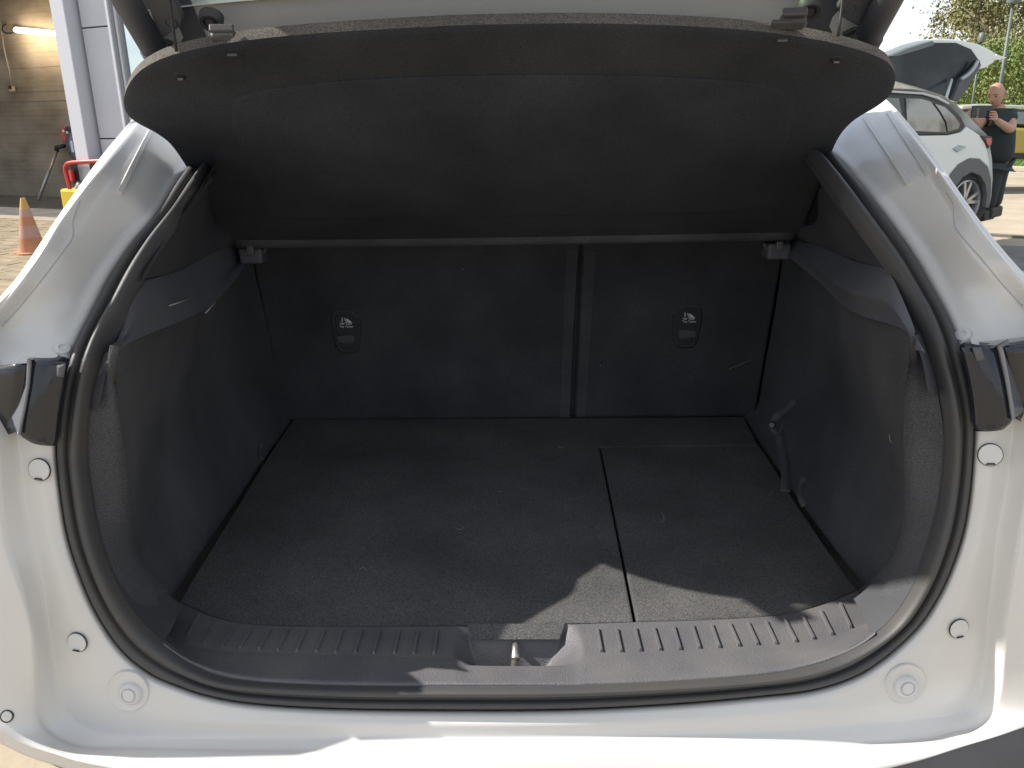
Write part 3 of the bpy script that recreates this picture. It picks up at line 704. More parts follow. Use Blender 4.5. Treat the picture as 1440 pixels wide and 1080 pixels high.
WL = [wlow(i)*(1-f)+wlow((i+1) % NS)*f for i in range(NS) for f in [0, .25, .5, .75]]
PU = [PUSH.get(i, 0)*(1-f)+PUSH.get((i+1) % NS, 0)*f for i in range(NS) for f in [0, .25, .5, .75]]
AM = [AMP.get(i, 1)*(1-f)+AMP.get((i+1) % NS, 1)*f for i in range(NS) for f in [0, .25, .5, .75]]
def ring3(c, off_up, off_lo, px=None):
    return [atS(p.x, p.y, off_up*(1-wl)*am+off_lo*wl+pu) for p, wl, am, pu in zip(px or ringpx(c), WL, AM, PU)]
pB, pA, pC, pD, pE, pF = [ringpx(c) for c in range(6)]
pE = [e.lerp(f, .55*(1-wl)) for e, f, wl in zip(pE, pF, WL)]
rB = ring3(0, .016, .016); rC = ring3(2, -.008, -.006)
rC0 = ring3(0, .002, .002, [a.lerp(b, .3) for a, b in zip(pB, pC)])
pC2 = [c.lerp(d, .38) for c, d in zip(pC, pD)]
rC2 = ring3(0, -.048, -.014, pC2)
pC3 = [c.lerp(d, .9) for c, d in zip(pC, pD)]
rC3 = ring3(0, -.100, -.016, pC3)
rD = ring3(3, -.106, -.018); rE = ring3(4, -.140, -.052, pE)
EO = {15: -.052, 16: -.048, 17: -.042, 18: -.034, 19: -.032, 20: -.036, 21: -.04, 22: -.04, 23: -.036, 24: -.034, 25: -.036, 26: -.044, 27: -.050}
for k in range(15*4, 28*4):
    i0 = k//4; f = (k % 4)/4; e0 = EO[i0]*(1-f)+EO.get(i0+1, -.052)*f; rE[k] = atS(pE[k].x, pE[k].y, e0)
pE2 = [c.lerp(d, .12) for c, d in zip(pE, pF)]
rE2 = ring3(0, -.135, -.054, pE2)
for k in range(15*4, 28*4): rE2[k] = rE[k].lerp(rE2[k], .5)
rF = ring3(5, -.128, -.080)
cen = Vector((0, 0, 1.05))
def outw(p, k, dy):
    v = Vector((p.x, 0, p.z-cen.z)); l = v.length; v.normalize(); return Vector((p.x+v.x*k, p.y+dy, p.z+v.z*k))
def wrap(p, k, dy):
    v = outw(p, k, dy)
    if p.z < .85: t = min(1, (.85-p.z)/.12); v.z = v.z*(1-t)+(p.z-.01-dy*.25)*t; v.x = v.x*(1-t)+p.x*t
    if p.z < .85 and p.x < 0 and dy > .05: v = Vector((p.x*1.03, p.y+.0, p.z-.06))
    return v
rG0 = [wrap(p, .012, .012) for p in rF]
rG = [wrap(p, .035, .10) for p in rF]
rH = [outw(p, .07, .8) for p in rF]; rI = [outw(p, .07, 2.3) for p in rF]
def clampz(r): return [Vector((p.x, p.y, max(.28, min(p.z, 1.56)))) for p in r]
body = grid('body_shell', [rB, rC0, rC, rC2, rC3, rD, rE, rE2, rF, rG0, rG, clampz(rH), clampz(rI)], M['paint'], car, closed=True, sub=2, sharp={0: 1, 2: .6, 3: .65, 5: .75, 6: .8, 8: .5})
# unseen black cap added at the front against light leaks
mesh('cabin_light_cap', clampz(rI), [tuple(range(len(rI)))], M['black'], car)
# inner liner of the shell so that no paint is seen inside
ri_ = [p for k in (range(37*4, 48*4), range(0, 6*4)) for p in [rB[q] for q in k]]
grid('headliner', [[p+Vector((0, .01, 0)) for p in ri_], [outw(p, .03, .2) for p in ri_], [outw(p, .03, 2.0) for p in ri_]], M['black'], car)

bpy.context.view_layer.update()
dg = bpy.context.evaluated_depsgraph_get()
ev = body.evaluated_get(dg); tm = ev.to_mesh()
bvh = BVHTree.FromPolygons([body.matrix_world @ v.co for v in tm.vertices], [tuple(p.vertices) for p in tm.polygons]); ev.to_mesh_clear()
def hit(px, py):
    r_ = bvh.ray_cast(EYE, ray(px, py).normalized())
    n = r_[1]
    if n.dot(ray(px, py)) > 0: n = -n
    return r_[0], n

# rubber seal around the opening
sA = ring3(1, .012, .012); sB = ring3(0, .004, .004)
profS = [(0.0, -.004), (.02, .004), (.10, .0095), (.26, .0105), (.36, .006), (.395, -.001), (.43, .004), (.47, .006), (.50, .002), (.56, .011), (.68, .0185), (.82, .019), (.93, .012), (1.0, -.004)]
rows = [[] for _ in profS]
nB = len(sB)
for j in range(nB):
    tg_ = (sB[(j+1) % nB]-sB[j-1]).normalized(); ac = sA[j]-sB[j]
    n = tg_.cross(ac).normalized()
    if n.dot(sB[j]-EYE) > 0: n = -n
    bot = 1 if 17*4 <= j <= 26*4 else 0
    for i, (u, h) in enumerate(profS): rows[i].append(sB[j]+ac*u+n*h)
seal = grid('boot_seal', rows, M['rubber'], car, closed=True, sub=1)

fl_in = [p+(sA[i]-sB[i]).normalized()*-.006 for i, p in enumerate(sA)]
fl_c = [p for k in (range(0, 17*4), range(27*4, NS*4)) for p in [k]]
for rg in (range(0, 16*4), range(27*4+2, 44*4)):
    grid('seal_flange', [[sA[k]+Vector((0, .002, 0)) for k in rg], [fl_in[k]+Vector((0, .035, 0)) for k in rg], [fl_in[k]+Vector((0, .10, 0))+(fl_in[k]-Vector((0, fl_in[k].y, 1.0)))*.02 for k in rg]], M['plastic_dk'], car)
# ---------------------------------------------------------------- boot interior
ZF = .73
fl = [(412,590),(395,615),(371,651),(338,705),(300,766),(270,815),(252,846)]
fr_ = [(1046,586),(1062,615),(1085,652),(1117,703),(1155,760),(1187,805),(1206,829)]
ff = [(252,847),(304,869),(348,877),(460,880),(560,880),(640,879),(760,877),(893,874),(1000,871),(1060,868),(1120,860),(1170,845),(1206,829)]
def Z(p, z=ZF): return atZ(p[0], p[1], z)
left_board = [Z(p) for p in fl]+[Z(p) for p in ff[1:7]]+[Z((891, 874.2)), Z((842.6, 628))]+[Z((1066, 625.2)), Z((1046, 586))]
right_board = [Z((895.5, 873.8)), Z((1000, 871)), Z((1060, 868)), Z((1120, 860)), Z((1170, 845)), Z((1206, 829)), Z((1187, 805)), Z((1155, 760)), Z((1117, 703)), Z((1085, 652)), Z((1068.5, 626.5)), Z((845.2, 629))]
prism('load_floor', left_board, (0, 0, -.02), M['carpet'], car, bevel=.0035)
prism('load_floor_flap', right_board, (0, 0, -.02), M['carpet'], car, bevel=.0035)
box('underfloor', (0, 1.52, .675), (1.1, 1.0, .02), M['black'], car)

# seat backs
yb = Z((730, 587)).y+.012
lean = math.tan(R(14)); sn = Vector((0, -math.cos(R(14)), math.sin(R(14)))); sp = Vector((0, yb, ZF))
def seat(px, py, o=0): return atP(px, py, sp-sn*(-o), sn)
def seatpanel(name, pts):
    o = prism(name, [seat(*p) for p in pts], -sn*.09, M['seatfab'], car, bevel=.008); return o
top = 315
seatL = seatpanel('rear_seat_back', [(345, top), (372, 450), (397, 592), (600, 591), (803, 589), (808, 460), (815, 349), (816, top)])
seatR = seatpanel('rear_seat_back', [(820, top), (819, 349), (814, 460), (808, 589), (920, 588), (1062, 586), (1085, 450), (1108, top)])
for nm, sp_, pts in (('edge_strip', seatL, [(796, 352), (813, 351), (806, 470), (801, 588), (787, 588), (791, 470)]), ('edge_strip', seatR, [(821, 351), (838, 354), (831, 470), (824, 586), (811, 587), (816, 470)])):
    prism(nm, [seat(*p)+sn*.003 for p in pts], -sn*.006, carpet_mat('seat_strip', (.045, .046, .05), (.08, .08, .083), False, 700, .4), sp_, bevel=.0015)
mesh('seat_gap', [seat(800, top, -.03), seat(830, top, -.03), seat(820, 590, -.03), seat(795, 590, -.03)], [(0, 1, 2, 3)], M['black'], car)
# tether covers
def tether(cx, cy, parent, mir):
    k = -1 if mir else 1
    ux = (seat(cx+10, cy)-seat(cx-10, cy)).normalized(); uz = -(seat(cx, cy+10)-seat(cx, cy-10)).normalized(); c = seat(cx, cy); pxm = (seat(cx+10, cy)-seat(cx-10, cy)).length/20; pym = (seat(cx, cy+10)-seat(cx, cy-10)).length/20
    def q(x, y, o): return c+ux*(x*k*pxm)+uz*(-y*pym)+sn*o
    outl = [(-20, -20), (-16, -27), (-8, -30), (8, -30), (16, -26), (22, -16), (23, 0), (21, 20), (18, 27), (12, 30), (-2, 30), (-9, 26), (-14, 16)]
    pl = prism('tether_cover', [q(x, y, .004) for x, y in outl], -sn*.012, M['black'], parent, bevel=.002)
    inn = [(-13, -20), (-8, -24), (8, -24), (14, -18), (15, 22), (-1, 22), (-8, 16), (-10, 0)]
    prism('latch_recess', [q(x, y, .0062) for x, y in inn], -sn*.003, M['black'], pl, bevel=.0008)
    rd = .0011
    tube('rim', cat([q(-17, -25, .005), q(-10, -29, .006), q(6, -29.5, .006), q(14, -26, .006), q(20, -19, .005)], 4), rd, M['tapegrey'], pl, n=6)
    tube('hinge_bar', [q(-9, 5, .009), q(14, 5, .009)], rd, M['tapegrey'], pl, n=6)
    tube('finger_grip', cat([q(-3, 12, .009), q(0, 15.5, .009), q(14, 15.5, .009)], 4), rd, M['tapegrey'], pl, n=6)
    tube('finger_grip', cat([q(-8, 21, .009), q(-3, 26, .009), q(14, 26, .009)], 4), rd, M['tapegrey'], pl, n=6)
    box('latch_plate', (q(-9, 5, .0075)+q(14, 15, .0075))/2, (23*pxm, .002, 9*pym), M['plastic_dk'], pl, rot=Matrix.Rotation(R(-14), 3, 'X'))
    # printed child seat pictogram: anchor, seat with child, and lettering
    ox = 3 if not mir else 3
    def g(x, y): return c+ux*((x+(2.5 if not mir else 0))*pxm)+uz*(-(y-12)*pym)+sn*.0074
    V, F = [], []
    def poly(pts):
        b = len(V); V.extend(g(*p) for p in pts); F.append(tuple(range(b, b+len(pts))))
    def line(a, b, w=.8):
        dx, dy = b[0]-a[0], b[1]-a[1]; l = math.hypot(dx, dy); nx, ny = -dy/l*w/2, dx/l*w/2
        poly([(a[0]+nx, a[1]+ny), (b[0]+nx, b[1]+ny), (b[0]-nx, b[1]-ny), (a[0]-nx, a[1]-ny)])
    line((-5.5, -6.5), (-5.5, 1)); line((-6.9, -4.8), (-4.1, -4.8)); 
    arc = [(-5.5+2.9*math.cos(a), -1.3+2.7*math.sin(a)) for a in [math.pi*i/6 for i in range(7)]]
    for a, b in zip(arc, arc[1:]): line(a, b, .9)
    poly([(-5.5+math.cos(a)*.9, -7.2+math.sin(a)*.9) for a in [math.pi*i/4 for i in range(8)]])
    line((-2.3, -7.5), (0.8, .9), 1.0); line((.8, .9), (7, .9), 1.0); line((7, .9), (8, -2.2), 1.0)
    poly([(-.6, -6.8), (1.5, -6.6), (4, -5.2), (7.2, -2.4), (6.4, -.4), (3.2, -.4), (1.2, -2.5)])
    mesh('pictogram', V, F, M['print'], pl, smooth=False)
    cu = bpy.data.curves.new('lettering', 'FONT'); cu.body = 'Top Tether'; cu.size = 4.2*pxm; cu.align_x = 'CENTER'; cu.offset = .00008
    cu.materials.append(M['print']); tmp = bpy.data.objects.new('lettering', cu); col.objects.link(tmp)
    bpy.context.view_layer.update(); me = bpy.data.meshes.new_from_object(tmp.evaluated_get(bpy.context.evaluated_depsgraph_get())); bpy.data.objects.remove(tmp)
    mx_ = Matrix((ux, uz, sn)).transposed(); g0 = g(.5, 5.6)
    for v in me.vertices: v.co = mx_ @ v.co+g0-org(pl)
    if not me.materials: me.materials.append(M['print'])
    link('lettering', me, None, pl, smooth=False)
tether(485, 467, seatL, False)
tether(968, 460, seatR, True)

# side linings: from the seal inward to the seats
def lining(name, P0, P1, P2, P3, sgn):
    # P0 near seal, P1 pocket edge, P2 inside pocket, P3 seat/floor edge ; lists of 3d
    n = 26
    rows = [poly_at(p, n) for p in (P0, P1, P2, P3)]
    r = []
    for a, b, k in ((0, 1, 4), (1, 2, 3)):
        for i in range(k):
            t = i/k; r.append([rows[a][j].lerp(rows[b][j], t) for j in range(n)])
    for i in range(9):
        t = i/8; ln = []
        for j in range(n):
            v = j/(n-1); p = rows[2][j].lerp(rows[3][j], t); p.x += sgn*.03*math.sin(math.pi*t)*math.sin(math.pi*min(1, v*1.15)**.8) if v < .87 else 0; ln.append(p)
        r.append(ln)
    return grid(name, r, M['lining'], car)
AY = lambda px, py: atS(px, py, .02)
def P(px, py, Y): return atY(px, py, Y)
# left
L0 = [P(147,520,1.03),P(155,496,1.05),P(175,485,1.09),P(215,467,1.18),P(270,445,1.34),P(303,424,1.5),P(330,395,1.68),P(352,362,1.86)]
lin0 = [AY(147,497), AY(134,523), AY(128,560), AY(124,600), AY(123,640), AY(128,690), AY(139,745), AY(160,805), AY(184,850), AY(212,885), AY(232,897)]
lin1 = [P(168,488,1.03), P(164,515,1.03), P(164,545,1.03), P(168,585,1.03), P(173,625,1.03), P(179,670,1.04), P(183,735,1.05), P(198,787,1.05), P(227,823,1.06), P(245,840,1.08), Z((252,846),ZF-.012)]
def mixd(a, b, t, dx): 
    p = a.lerp(b, t); p.x += dx; return p
seat_e = [seat(352,352,.0), seat(362,400,.0), seat(376,460), seat(388,520), seat(399,575), Z((412,590),ZF-.012)]
flo = [Z(p, ZF-.012) for p in fl[1:]]
# wall built over a (y,z) grid bounded by the floor edge and the trim ledge
def wall(name, ptop, pbot, pfront, pback, sgn, nu=22, nv=14):
    T_, B_, Fr, Ba = poly_at(ptop, nu), poly_at(pbot, nu), poly_at(pfront, nv), poly_at(pback, nv)
    rows = []
    for j in range(nv):
        v = j/(nv-1); row = []
        for i in range(nu):
            u = i/(nu-1)
            p = (T_[i]*(1-v)+B_[i]*v)+(Fr[j]*(1-u)+Ba[j]*u)-((T_[0]*(1-v)+B_[0]*v)*(1-u)+(T_[-1]*(1-v)+B_[-1]*v)*u)
            bul = math.sin(math.pi*u)**1.3*math.sin(math.pi*v)**2
            p = p+Vector((sgn*.045*bul, 0, 0)); row.append(p)
        rows.append(row)
    return grid(name, rows, M['lining'], car)
grid('side_rim', [poly_at(cat([tuple(p) for p in lin0], 3), 40), [p+Vector((0, .006, 0)) for p in poly_at(cat([tuple((a+b)/2) for a, b in zip(lin0, lin1)], 3), 40)], poly_at(cat([tuple(p) for p in lin1], 3), 40), [p+Vector((-.018, .012, 0)) for p in poly_at(cat([tuple(p) for p in lin1], 3), 40)]], M['lining'], car)
wall('side_lining', [lin1[0]+Vector((-.016, .01, 0))]+[p+Vector((-.004, 0, .01)) for p in L0[3:]], [Z((p[0]+1, p[1]), ZF-.006) for p in fl[::-1]], [p+Vector((-.016, .01, 0)) for p in lin1], seat_e, -1)
# right
R0 = [P(1300,500,1.0),P(1295,476,1.02),P(1280,466,1.06),P(1255,457,1.12),P(1220,447,1.22),P(1190,435,1.33),P(1172,418,1.44),P(1150,395,1.58),P(1120,370,1.74),P(1095,350,1.86)]
rin0 = [AY(1304,490), AY(1312,520), AY(1320,560), AY(1326,600), AY(1327,640), AY(1321,690), AY(1310,745), AY(1290,803), AY(1268,845), AY(1245,876), AY(1232,886)]
rin1 = [P(1279,474,1.03), P(1278,508,1.03), P(1274,540,1.03), P(1271,580,1.03), P(1270,625,1.03), P(1272,665,1.04), P(1272,715,1.05), P(1264,760,1.05), P(1245,796,1.06), P(1222,818,1.08), Z((1206,829),ZF-.012)]
seat_r = [seat(1102,352), seat(1096,400), seat(1086,460), seat(1075,520), seat(1066,575), Z((1046,586),ZF-.012)]
grid('side_rim', [poly_at(cat([tuple(p) for p in rin0], 3), 40), [p+Vector((0, .006, 0)) for p in poly_at(cat([tuple((a+b)/2) for a, b in zip(rin0, rin1)], 3), 40)], poly_at(cat([tuple(p) for p in rin1], 3), 40), [p+Vector((.018, .012, 0)) for p in poly_at(cat([tuple(p) for p in rin1], 3), 40)]], M['lining'], car)
wall('side_lining', [rin1[0]+Vector((.016, .01, 0))]+[p+Vector((.004, 0, .01)) for p in R0[3:]], [Z((p[0]-1, p[1]), ZF-.006) for p in fr_[::-1]], [p+Vector((.016, .01, 0)) for p in rin1], seat_r, 1)

# plastic trims above the linings
def trim(name, lines, parent=car, m_='plastic', sub=2, sharp=None, n=16):
    return grid(name, [poly_at(cat([tuple(q) for q in l], 3), n) for l in lines], M[m_], parent, sub=sub, sharp=sharp)
L1 = [P(163,500,1.06),P(175,470,1.10),P(192,447,1.14),P(210,436,1.19),P(240,429,1.27),P(267,421,1.38),P(295,401,1.54),P(338,366,1.86)]
L2 = [P(160,490,1.08),P(172,460,1.12),P(186,425,1.15),P(198,393,1.18),P(232,386,1.32),P(262,376,1.46),P(300,355,1.65),P(335,338,1.88)]
L3 = [AY(134,540),AY(143,505),AY(157,468),AY(178,432),AY(200,392),AY(212,374),AY(224,355),AY(236,338)]
trim('side_ledge_trim', [L0, [a.lerp(b, .15)+Vector((-.004, 0, .004)) for a, b in zip(L0, L1)], L1, [a.lerp(b, .2) for a, b in zip(L1, L2)], L2], sharp={0: 1, 2: .7, 3: .4})
fing = [AY(136,577)]; 
trim('seal_side_trim', [[P(139,577,1.015), P(145,545,1.03), P(150,520,1.045), P(160,498,1.07), P(180,482,1.12), P(195,450,1.15), P(212,392,1.24)], [AY(124,577), AY(130,540), AY(142,502), AY(157,466), AY(178,431), AY(200,391)]], sharp={0: 1, 1: 1}, m_='plastic_dk')
# pillar trim, above the seam
trim('pillar_trim', [[P(196,393,1.15),P(232,386,1.31),P(262,376,1.45),P(300,355,1.64),P(345,338,1.9)], [P(205,375,1.17),P(240,366,1.32),P(272,350,1.47),P(308,335,1.65),P(360,318,1.9)], [AY(243,322),P(268,322,1.42),P(288,300,1.50),P(302,306,1.80),P(325,300,1.85),P(370,290,1.95)], [AY(286,258),P(288,262,1.56),P(310,258,1.82),P(345,250,1.9),P(385,250,2.0)], [AY(306,224),P(309,224,1.74),P(330,218,1.84),P(365,210,1.9),P(400,212,2.0)]], m_='plastic_dk', sharp={0: 1})
R1 = [P(1287,492,1.03),P(1275,462,1.06),P(1262,438,1.09),P(1236,417,1.15),P(1202,411,1.24),P(1178,400,1.36),P(1155,381,1.52),P(1108,345,1.86)]
R0b = [P(1300,500,1.0),P(1295,476,1.02),P(1270,462,1.08),P(1238,452,1.17),P(1203,441,1.28),P(1176,422,1.42),P(1150,395,1.58),P(1095,350,1.86)]
R2 = [P(1290,470,1.05),P(1278,440,1.09),P(1262,405,1.12),P(1247,376,1.17),P(1218,371,1.30),P(1185,360,1.46),P(1155,347,1.64),P(1115,330,1.88)]
trim('side_ledge_trim', [R0b, [a.lerp(b, .15)+Vector((.004, 0, .004)) for a, b in zip(R0b, R1)], R1, [a.lerp(b, .2) for a, b in zip(R1, R2)], R2], sharp={0: 1, 2: .7, 3: .4})
trim('seal_side_trim', [[P(1306,557,.99), P(1301,527,1.0), P(1296,502,1.02), P(1286,482,1.05), P(1270,468,1.10), P(1252,430,1.15), P(1232,376,1.24)], [AY(1322,557), AY(1315,520), AY(1303,482), AY(1290,450), AY(1268,412), AY(1244,374)]], sharp={0: 1, 1: 1}, m_='plastic_dk')
trim('pillar_trim', [[P(1249,376,1.16),P(1218,371,1.29),P(1185,360,1.45),P(1155,347,1.63),P(1105,330,1.9)], [P(1238,358,1.18),P(1205,352,1.32),P(1175,338,1.46),P(1145,325,1.64),P(1095,312,1.9)], [AY(1203,316),P(1180,315,1.42),P(1160,300,1.50),P(1146,303,1.80),P(1128,290,1.85),P(1085,285,1.95)], [P(1170,262,1.48),P(1163,264,1.56),P(1135,256,1.82),P(1110,250,1.9),P(1070,245,2.0)], [P(1150,224,1.72),P(1135,222,1.78),P(1110,218,1.84),P(1080,212,1.9),P(1050,208,2.0)]], m_='plastic_dk', sharp={0: 1})
# scuffs on the left trim
sc0 = mat('pale_scuff', (.3, .29, .27), rough=.9)
for a, b in (((236, 431, 1.262), (266, 421, 1.372)), ((287, 441, 1.36), (301, 426, 1.42))):
    p, q = P(*a), P(*b); tube('scuff_mark', [p+Vector((.004, -.004, .002)), q+Vector((.004, -.004, .002))], .0014, sc0, car, n=5)
for ln in ([(198,393,1.158),(215,391,1.235),(232,386,1.315),(247,382,1.39),(262,376,1.455)], [(1247,376,1.168),(1232,374,1.235),(1218,371,1.298),(1200,366,1.375),(1185,360,1.455)]):
    tube('trim_seam', [P(*a)+Vector((0, -.004, .001)) for a in ln], .0018, M['black'], car, n=6)
for a, b, c, zz in (((640, 742), (647, 745), (652, 741), None), ((930, 720), (934, 728), (931, 735), None), ((505, 800), (512, 798), (516, 803), None), ((700, 690), (703, 692), (706, 690), None)):
    tube('lint_fibre', cat([tuple(Z(q, ZF+.002)) for q in (a, b, c)], 3), .0004, sc0, car, n=4)
tube('seat_scratch', [seat(1025, 519)+sn*.001, seat(1057, 506)+sn*.001], .0005, sc0, car, n=4)
tube('lining_scratch', cat([tuple(P(x, y, 1.12)) for x, y in ((1251, 612), (1251, 618), (1254, 622))], 3), .0006, sc0, car, n=4)
# shelf pivots
for px, py, s_ in ((352, 352, 1), (1096, 346, -1)):
    c = P(px, py, 1.80)
    box('shelf_pivot', c+Vector((0, .02, -.012)), (.05, .05, .035), M['plastic'], car, bevel=.006)
    tube('pivot_pin', [P(px+s_*22, py-3, 1.80), P(px+s_*10, py+15, 1.83)], .003, M['tapegrey'], car, n=6)
    box('pivot_clip', P(px+s_*0, py, 1.775), (.014, .01, .02), M['tapegrey'], car, bevel=.002)

# ---------------------------------------------------------------- sill trim
ZS = .735
colsL = [(231,262,249), (262,0,0)]
def sill_cols():
    # each column: five points r0..r4
    T0 = {252:847, 304:869, 348:877, 460:880, 560:880, 645:879, 818:876, 893:874, 1000:871, 1060:868, 1120:860, 1170:845, 1206:829}
    cols = []
    flat = [((252,846),(231,889),(229,903)), ((262,851),(245,899),(243,914)), ((277,858),(262,907),(264,928)), ((304,869),(290,914),(300,944)), ((348,877),(335,918),(345,954)), ((400,879),(392,919),(400,958)), ((460,880),(456,921),(460,960.5)), ((520,880),(518,923),(520,961.5)), ((560,880),(560,924),(560,962)), ((610,879.5),(610,925),(610,962)), ((640,879),(638,925.5),(640,962))]
    for a, b, c in flat:
        p0, p3 = Z(a, ZS), Z(b, ZS); cols.append([p0, p0.lerp(p3, .33), p0.lerp(p3, .7), p3, p3.lerp(P(c[0], c[1], atS(c[0], c[1], .008).y), .12)+Vector((0, -.001, .001)), P(c[0], c[1], atS(c[0], c[1], .008).y)])
    def colr(x0, y0, x1, y1, x2, z2, x3, y3, z3, x4):
        p0 = Z((x0, y0), ZS); p1 = Z((x1, y1), .722); p2 = atZ(x2, 935, .69); p2.y -= .004
        p3 = Z((x3, y3), z3); e = P(x4, 962, atS(x4, 962, .008).y)
        return [p0, p1, Vector((p2.x, p2.y, z2)), p3, p3.lerp(e, .15)+Vector((0, -.001, .001)), e]
    cols.append(colr(646, 880, 657, 895, 668, .690, 649, 930, ZS-.001, 645))
    cols.append(colr(652, 880, 664, 898, 684, .685, 657, 935.5, .733, 655))
    cols.append(colr(700, 879, 705, 899, 712, .685, 700, 936.5, .733, 700))
    cols.append(colr(760, 878, 755, 899, 752, .685, 755, 936.5, .733, 755))
    cols.append(colr(786, 877, 780, 898, 765, .685, 798, 936, .733, 798))
    cols.append(colr(798, 877, 790, 895, 772, .690, 808, 933, .7335, 808))
    flat = [((812,877),(819,925),(822,961)), ((840,876),(842,922.5),(840,960.5)), ((893,874),(895,920),(893,959)), ((950,872.5),(955,918),(952,956)), ((1000,871),(1008,914),(1010,952)), ((1060,868),(1068,909),(1065,947.5)), ((1095,864.5),(1105,906),(1105,942)), ((1120,860),(1135,902),(1140,934)), ((1148,853),(1165,897),(1170,924)), ((1170,845),(1190,890),(1197,913)), ((1190,836.5),(1210,881),(1217,901)), ((1206,829),(1226,872),(1231,889))]
    for a, b, c in flat:
        p0, p3 = Z(a, ZS), Z(b, ZS); cols.append([p0, p0.lerp(p3, .33), p0.lerp(p3, .7), p3, p3.lerp(P(c[0], c[1], atS(c[0], c[1], .008).y), .12)+Vector((0, -.001, .001)), P(c[0], c[1], atS(c[0], c[1], .008).y)])
    return cols
cl = sill_cols(); rows = [[c[i] for c in cl] for i in range(6)]
rows = [[p+Vector((0, .002, -.03)) for p in rows[0]]]+rows+[[p+Vector((0, .0, -.02)) for p in rows[5]]]
sill = grid('sill_trim', rows, M['sill'], car, sub=3, sharp={0: 1, 1: .9, 2: .6, 3: .7, 4: .75, 6: .8, 7: 1})
at = sill.data.attributes['crease_edge']; nC = len(cl)
for e in sill.data.edges:                                      # crisp sides of the latch recess
    a, b = e.vertices
    if a % nC == b % nC and a % nC in (10, 11, 12, 15, 16, 17): at.data[e.index].value = .45
# carpet flap dropping into the recess
def Zp(x, y, z): return Z((x, y), z)
mesh('recess_carpet', [Zp(657, 878, .7375), Zp(795, 876, .7375), Zp(786, 899, .7275), Zp(664, 899, .7275), Zp(657, 878, .71), Zp(795, 876, .71)], [(0, 3, 2, 1), (0, 1, 5, 4)], M['carpet'], car, smooth=False)
# ribs
RB = [((281,862),(264,893)),((305,872),(287,904)),((330,882),(312,910)),((354,884),(337,912)),((381,884),(364,914)),((405,885),(390,915)),((430,886),(417,916)),((457,886),(444,917)),((482,886),(471,918)),((509,886),(499,918)),((535,886),(525,919)),((562,886),(554,919)),((589,886),(581,920)),((615,886),(610,920)),
 ((840,883),(846,917)),((867,883),(874,917)),((893,882),(901,916)),((919,881),(929,915)),((947,880),(957,914)),((973,878),(984,912)),((1000,877),(1012,911)),((1025,875),(1040,909)),((1051,874),(1066,907)),((1076,872),(1092,906)),((1102,869),(1120,903)),((1127,864),(1145,899)),((1153,857),(1171,893)),((1181,848),(1197,883))]
for a, b in RB:
    p, q = Z(a, ZS+.0015), Z(b, ZS+.0015); d = (q-p).normalized(); s_ = Vector((d.y, -d.x, 0))*.0029
    u = Vector((0, 0, .0050)); e1, e2 = p.lerp(q, .04), p.lerp(q, .96)
    V = [p-s_-u, p+s_-u, q+s_-u, q-s_-u, e1-s_*.45+u*.6, e1+s_*.45+u*.6, e2+s_*.45+u*.6, e2-s_*.45+u*.6]
    F = [(4, 5, 6, 7), (0, 1, 5, 4), (1, 2, 6, 5), (2, 3, 7, 6), (3, 0, 4, 7)]
    mesh('rib', V, F, M['sill'], sill, smooth=False)
# striker in the recess
stc = Z((725, 922), .70)
sk = [Z((723, 937), .70)+Vector((0, .0, -.005)), Z((724, 925), .715), Z((725, 912), .722), Z((725, 908), .716), Z((725, 908), .69)]
tube('striker', cat([tuple(p) for p in sk], 4), .0052, M['steel'], sill, n=12)
lathe('striker_collar', Z((725, 924), .717), (sk[2]-sk[1]), [(.0052, -.004), (.0066, -.003), (.0066, .003), (.0052, .004)], M['steel'], sill, n=14)

# net strap on the right lining
def ribbon(name, pts, wd, m_, parent, yoff=0):
    Pp = cat([tuple(p) for p in pts], 4); V = []; F = []
    for i, p in enumerate(Pp):
        t = (Pp[min(i+1, len(Pp)-1)]-Pp[max(i-1, 0)]).normalized(); v = (p-EYE).normalized(); s_ = t.cross(v).normalized()*wd/2
        V += [p-s_, p+s_]
    for i in range(len(Pp)-1): F.append((2*i, 2*i+1, 2*i+3, 2*i+2))
    o = mesh(name, V, F, m_, parent); s = o.modifiers.new('thickness', 'SOLIDIFY'); s.thickness = .0025; return o
stp = empty('elastic_strap', P(1098, 610, 1.55), 'black elastic strap with a toggle hanging on the right boot lining', 'strap')
sm_ = mat('woven_strap', (.05, .05, .055), rough=.85, bump=.4, bscale=500, bdist=.001)
ribbon('webbing', [P(1119,562,1.56), P(1108,576,1.55), P(1093,585,1.54), P(1085,597,1.54)], .014, sm_, stp)
ribbon('webbing', [P(1106,575,1.56), P(1101,592,1.55), P(1096,610,1.53), P(1088,606,1.53), P(1085,597,1.54)], .009, sm_, stp)
ribbon('webbing', [P(1096,612,1.53), P(1099,628,1.50), P(1104,650,1.44), P(1105,675,1.37), P(1104,692,1.33)], .017, sm_, stp)
lathe('toggle', P(1086,597,1.53), (-.5, -1, .2), [(0, .006), (.005, .006), (.007, 0), (.005, -.006)], M['gloss'], stp, n=14)
ribbon('loop_tab', [P(1133,672,1.37), P(1127,682,1.36), P(1126,698,1.33), P(1132,712,1.31)], .012, sm_, stp)
# small tab on the left
tb = ribbon('lining_tab', [P(368,622,1.62), P(365,634,1.6), P(368,648,1.57)], .01, sm_, car)

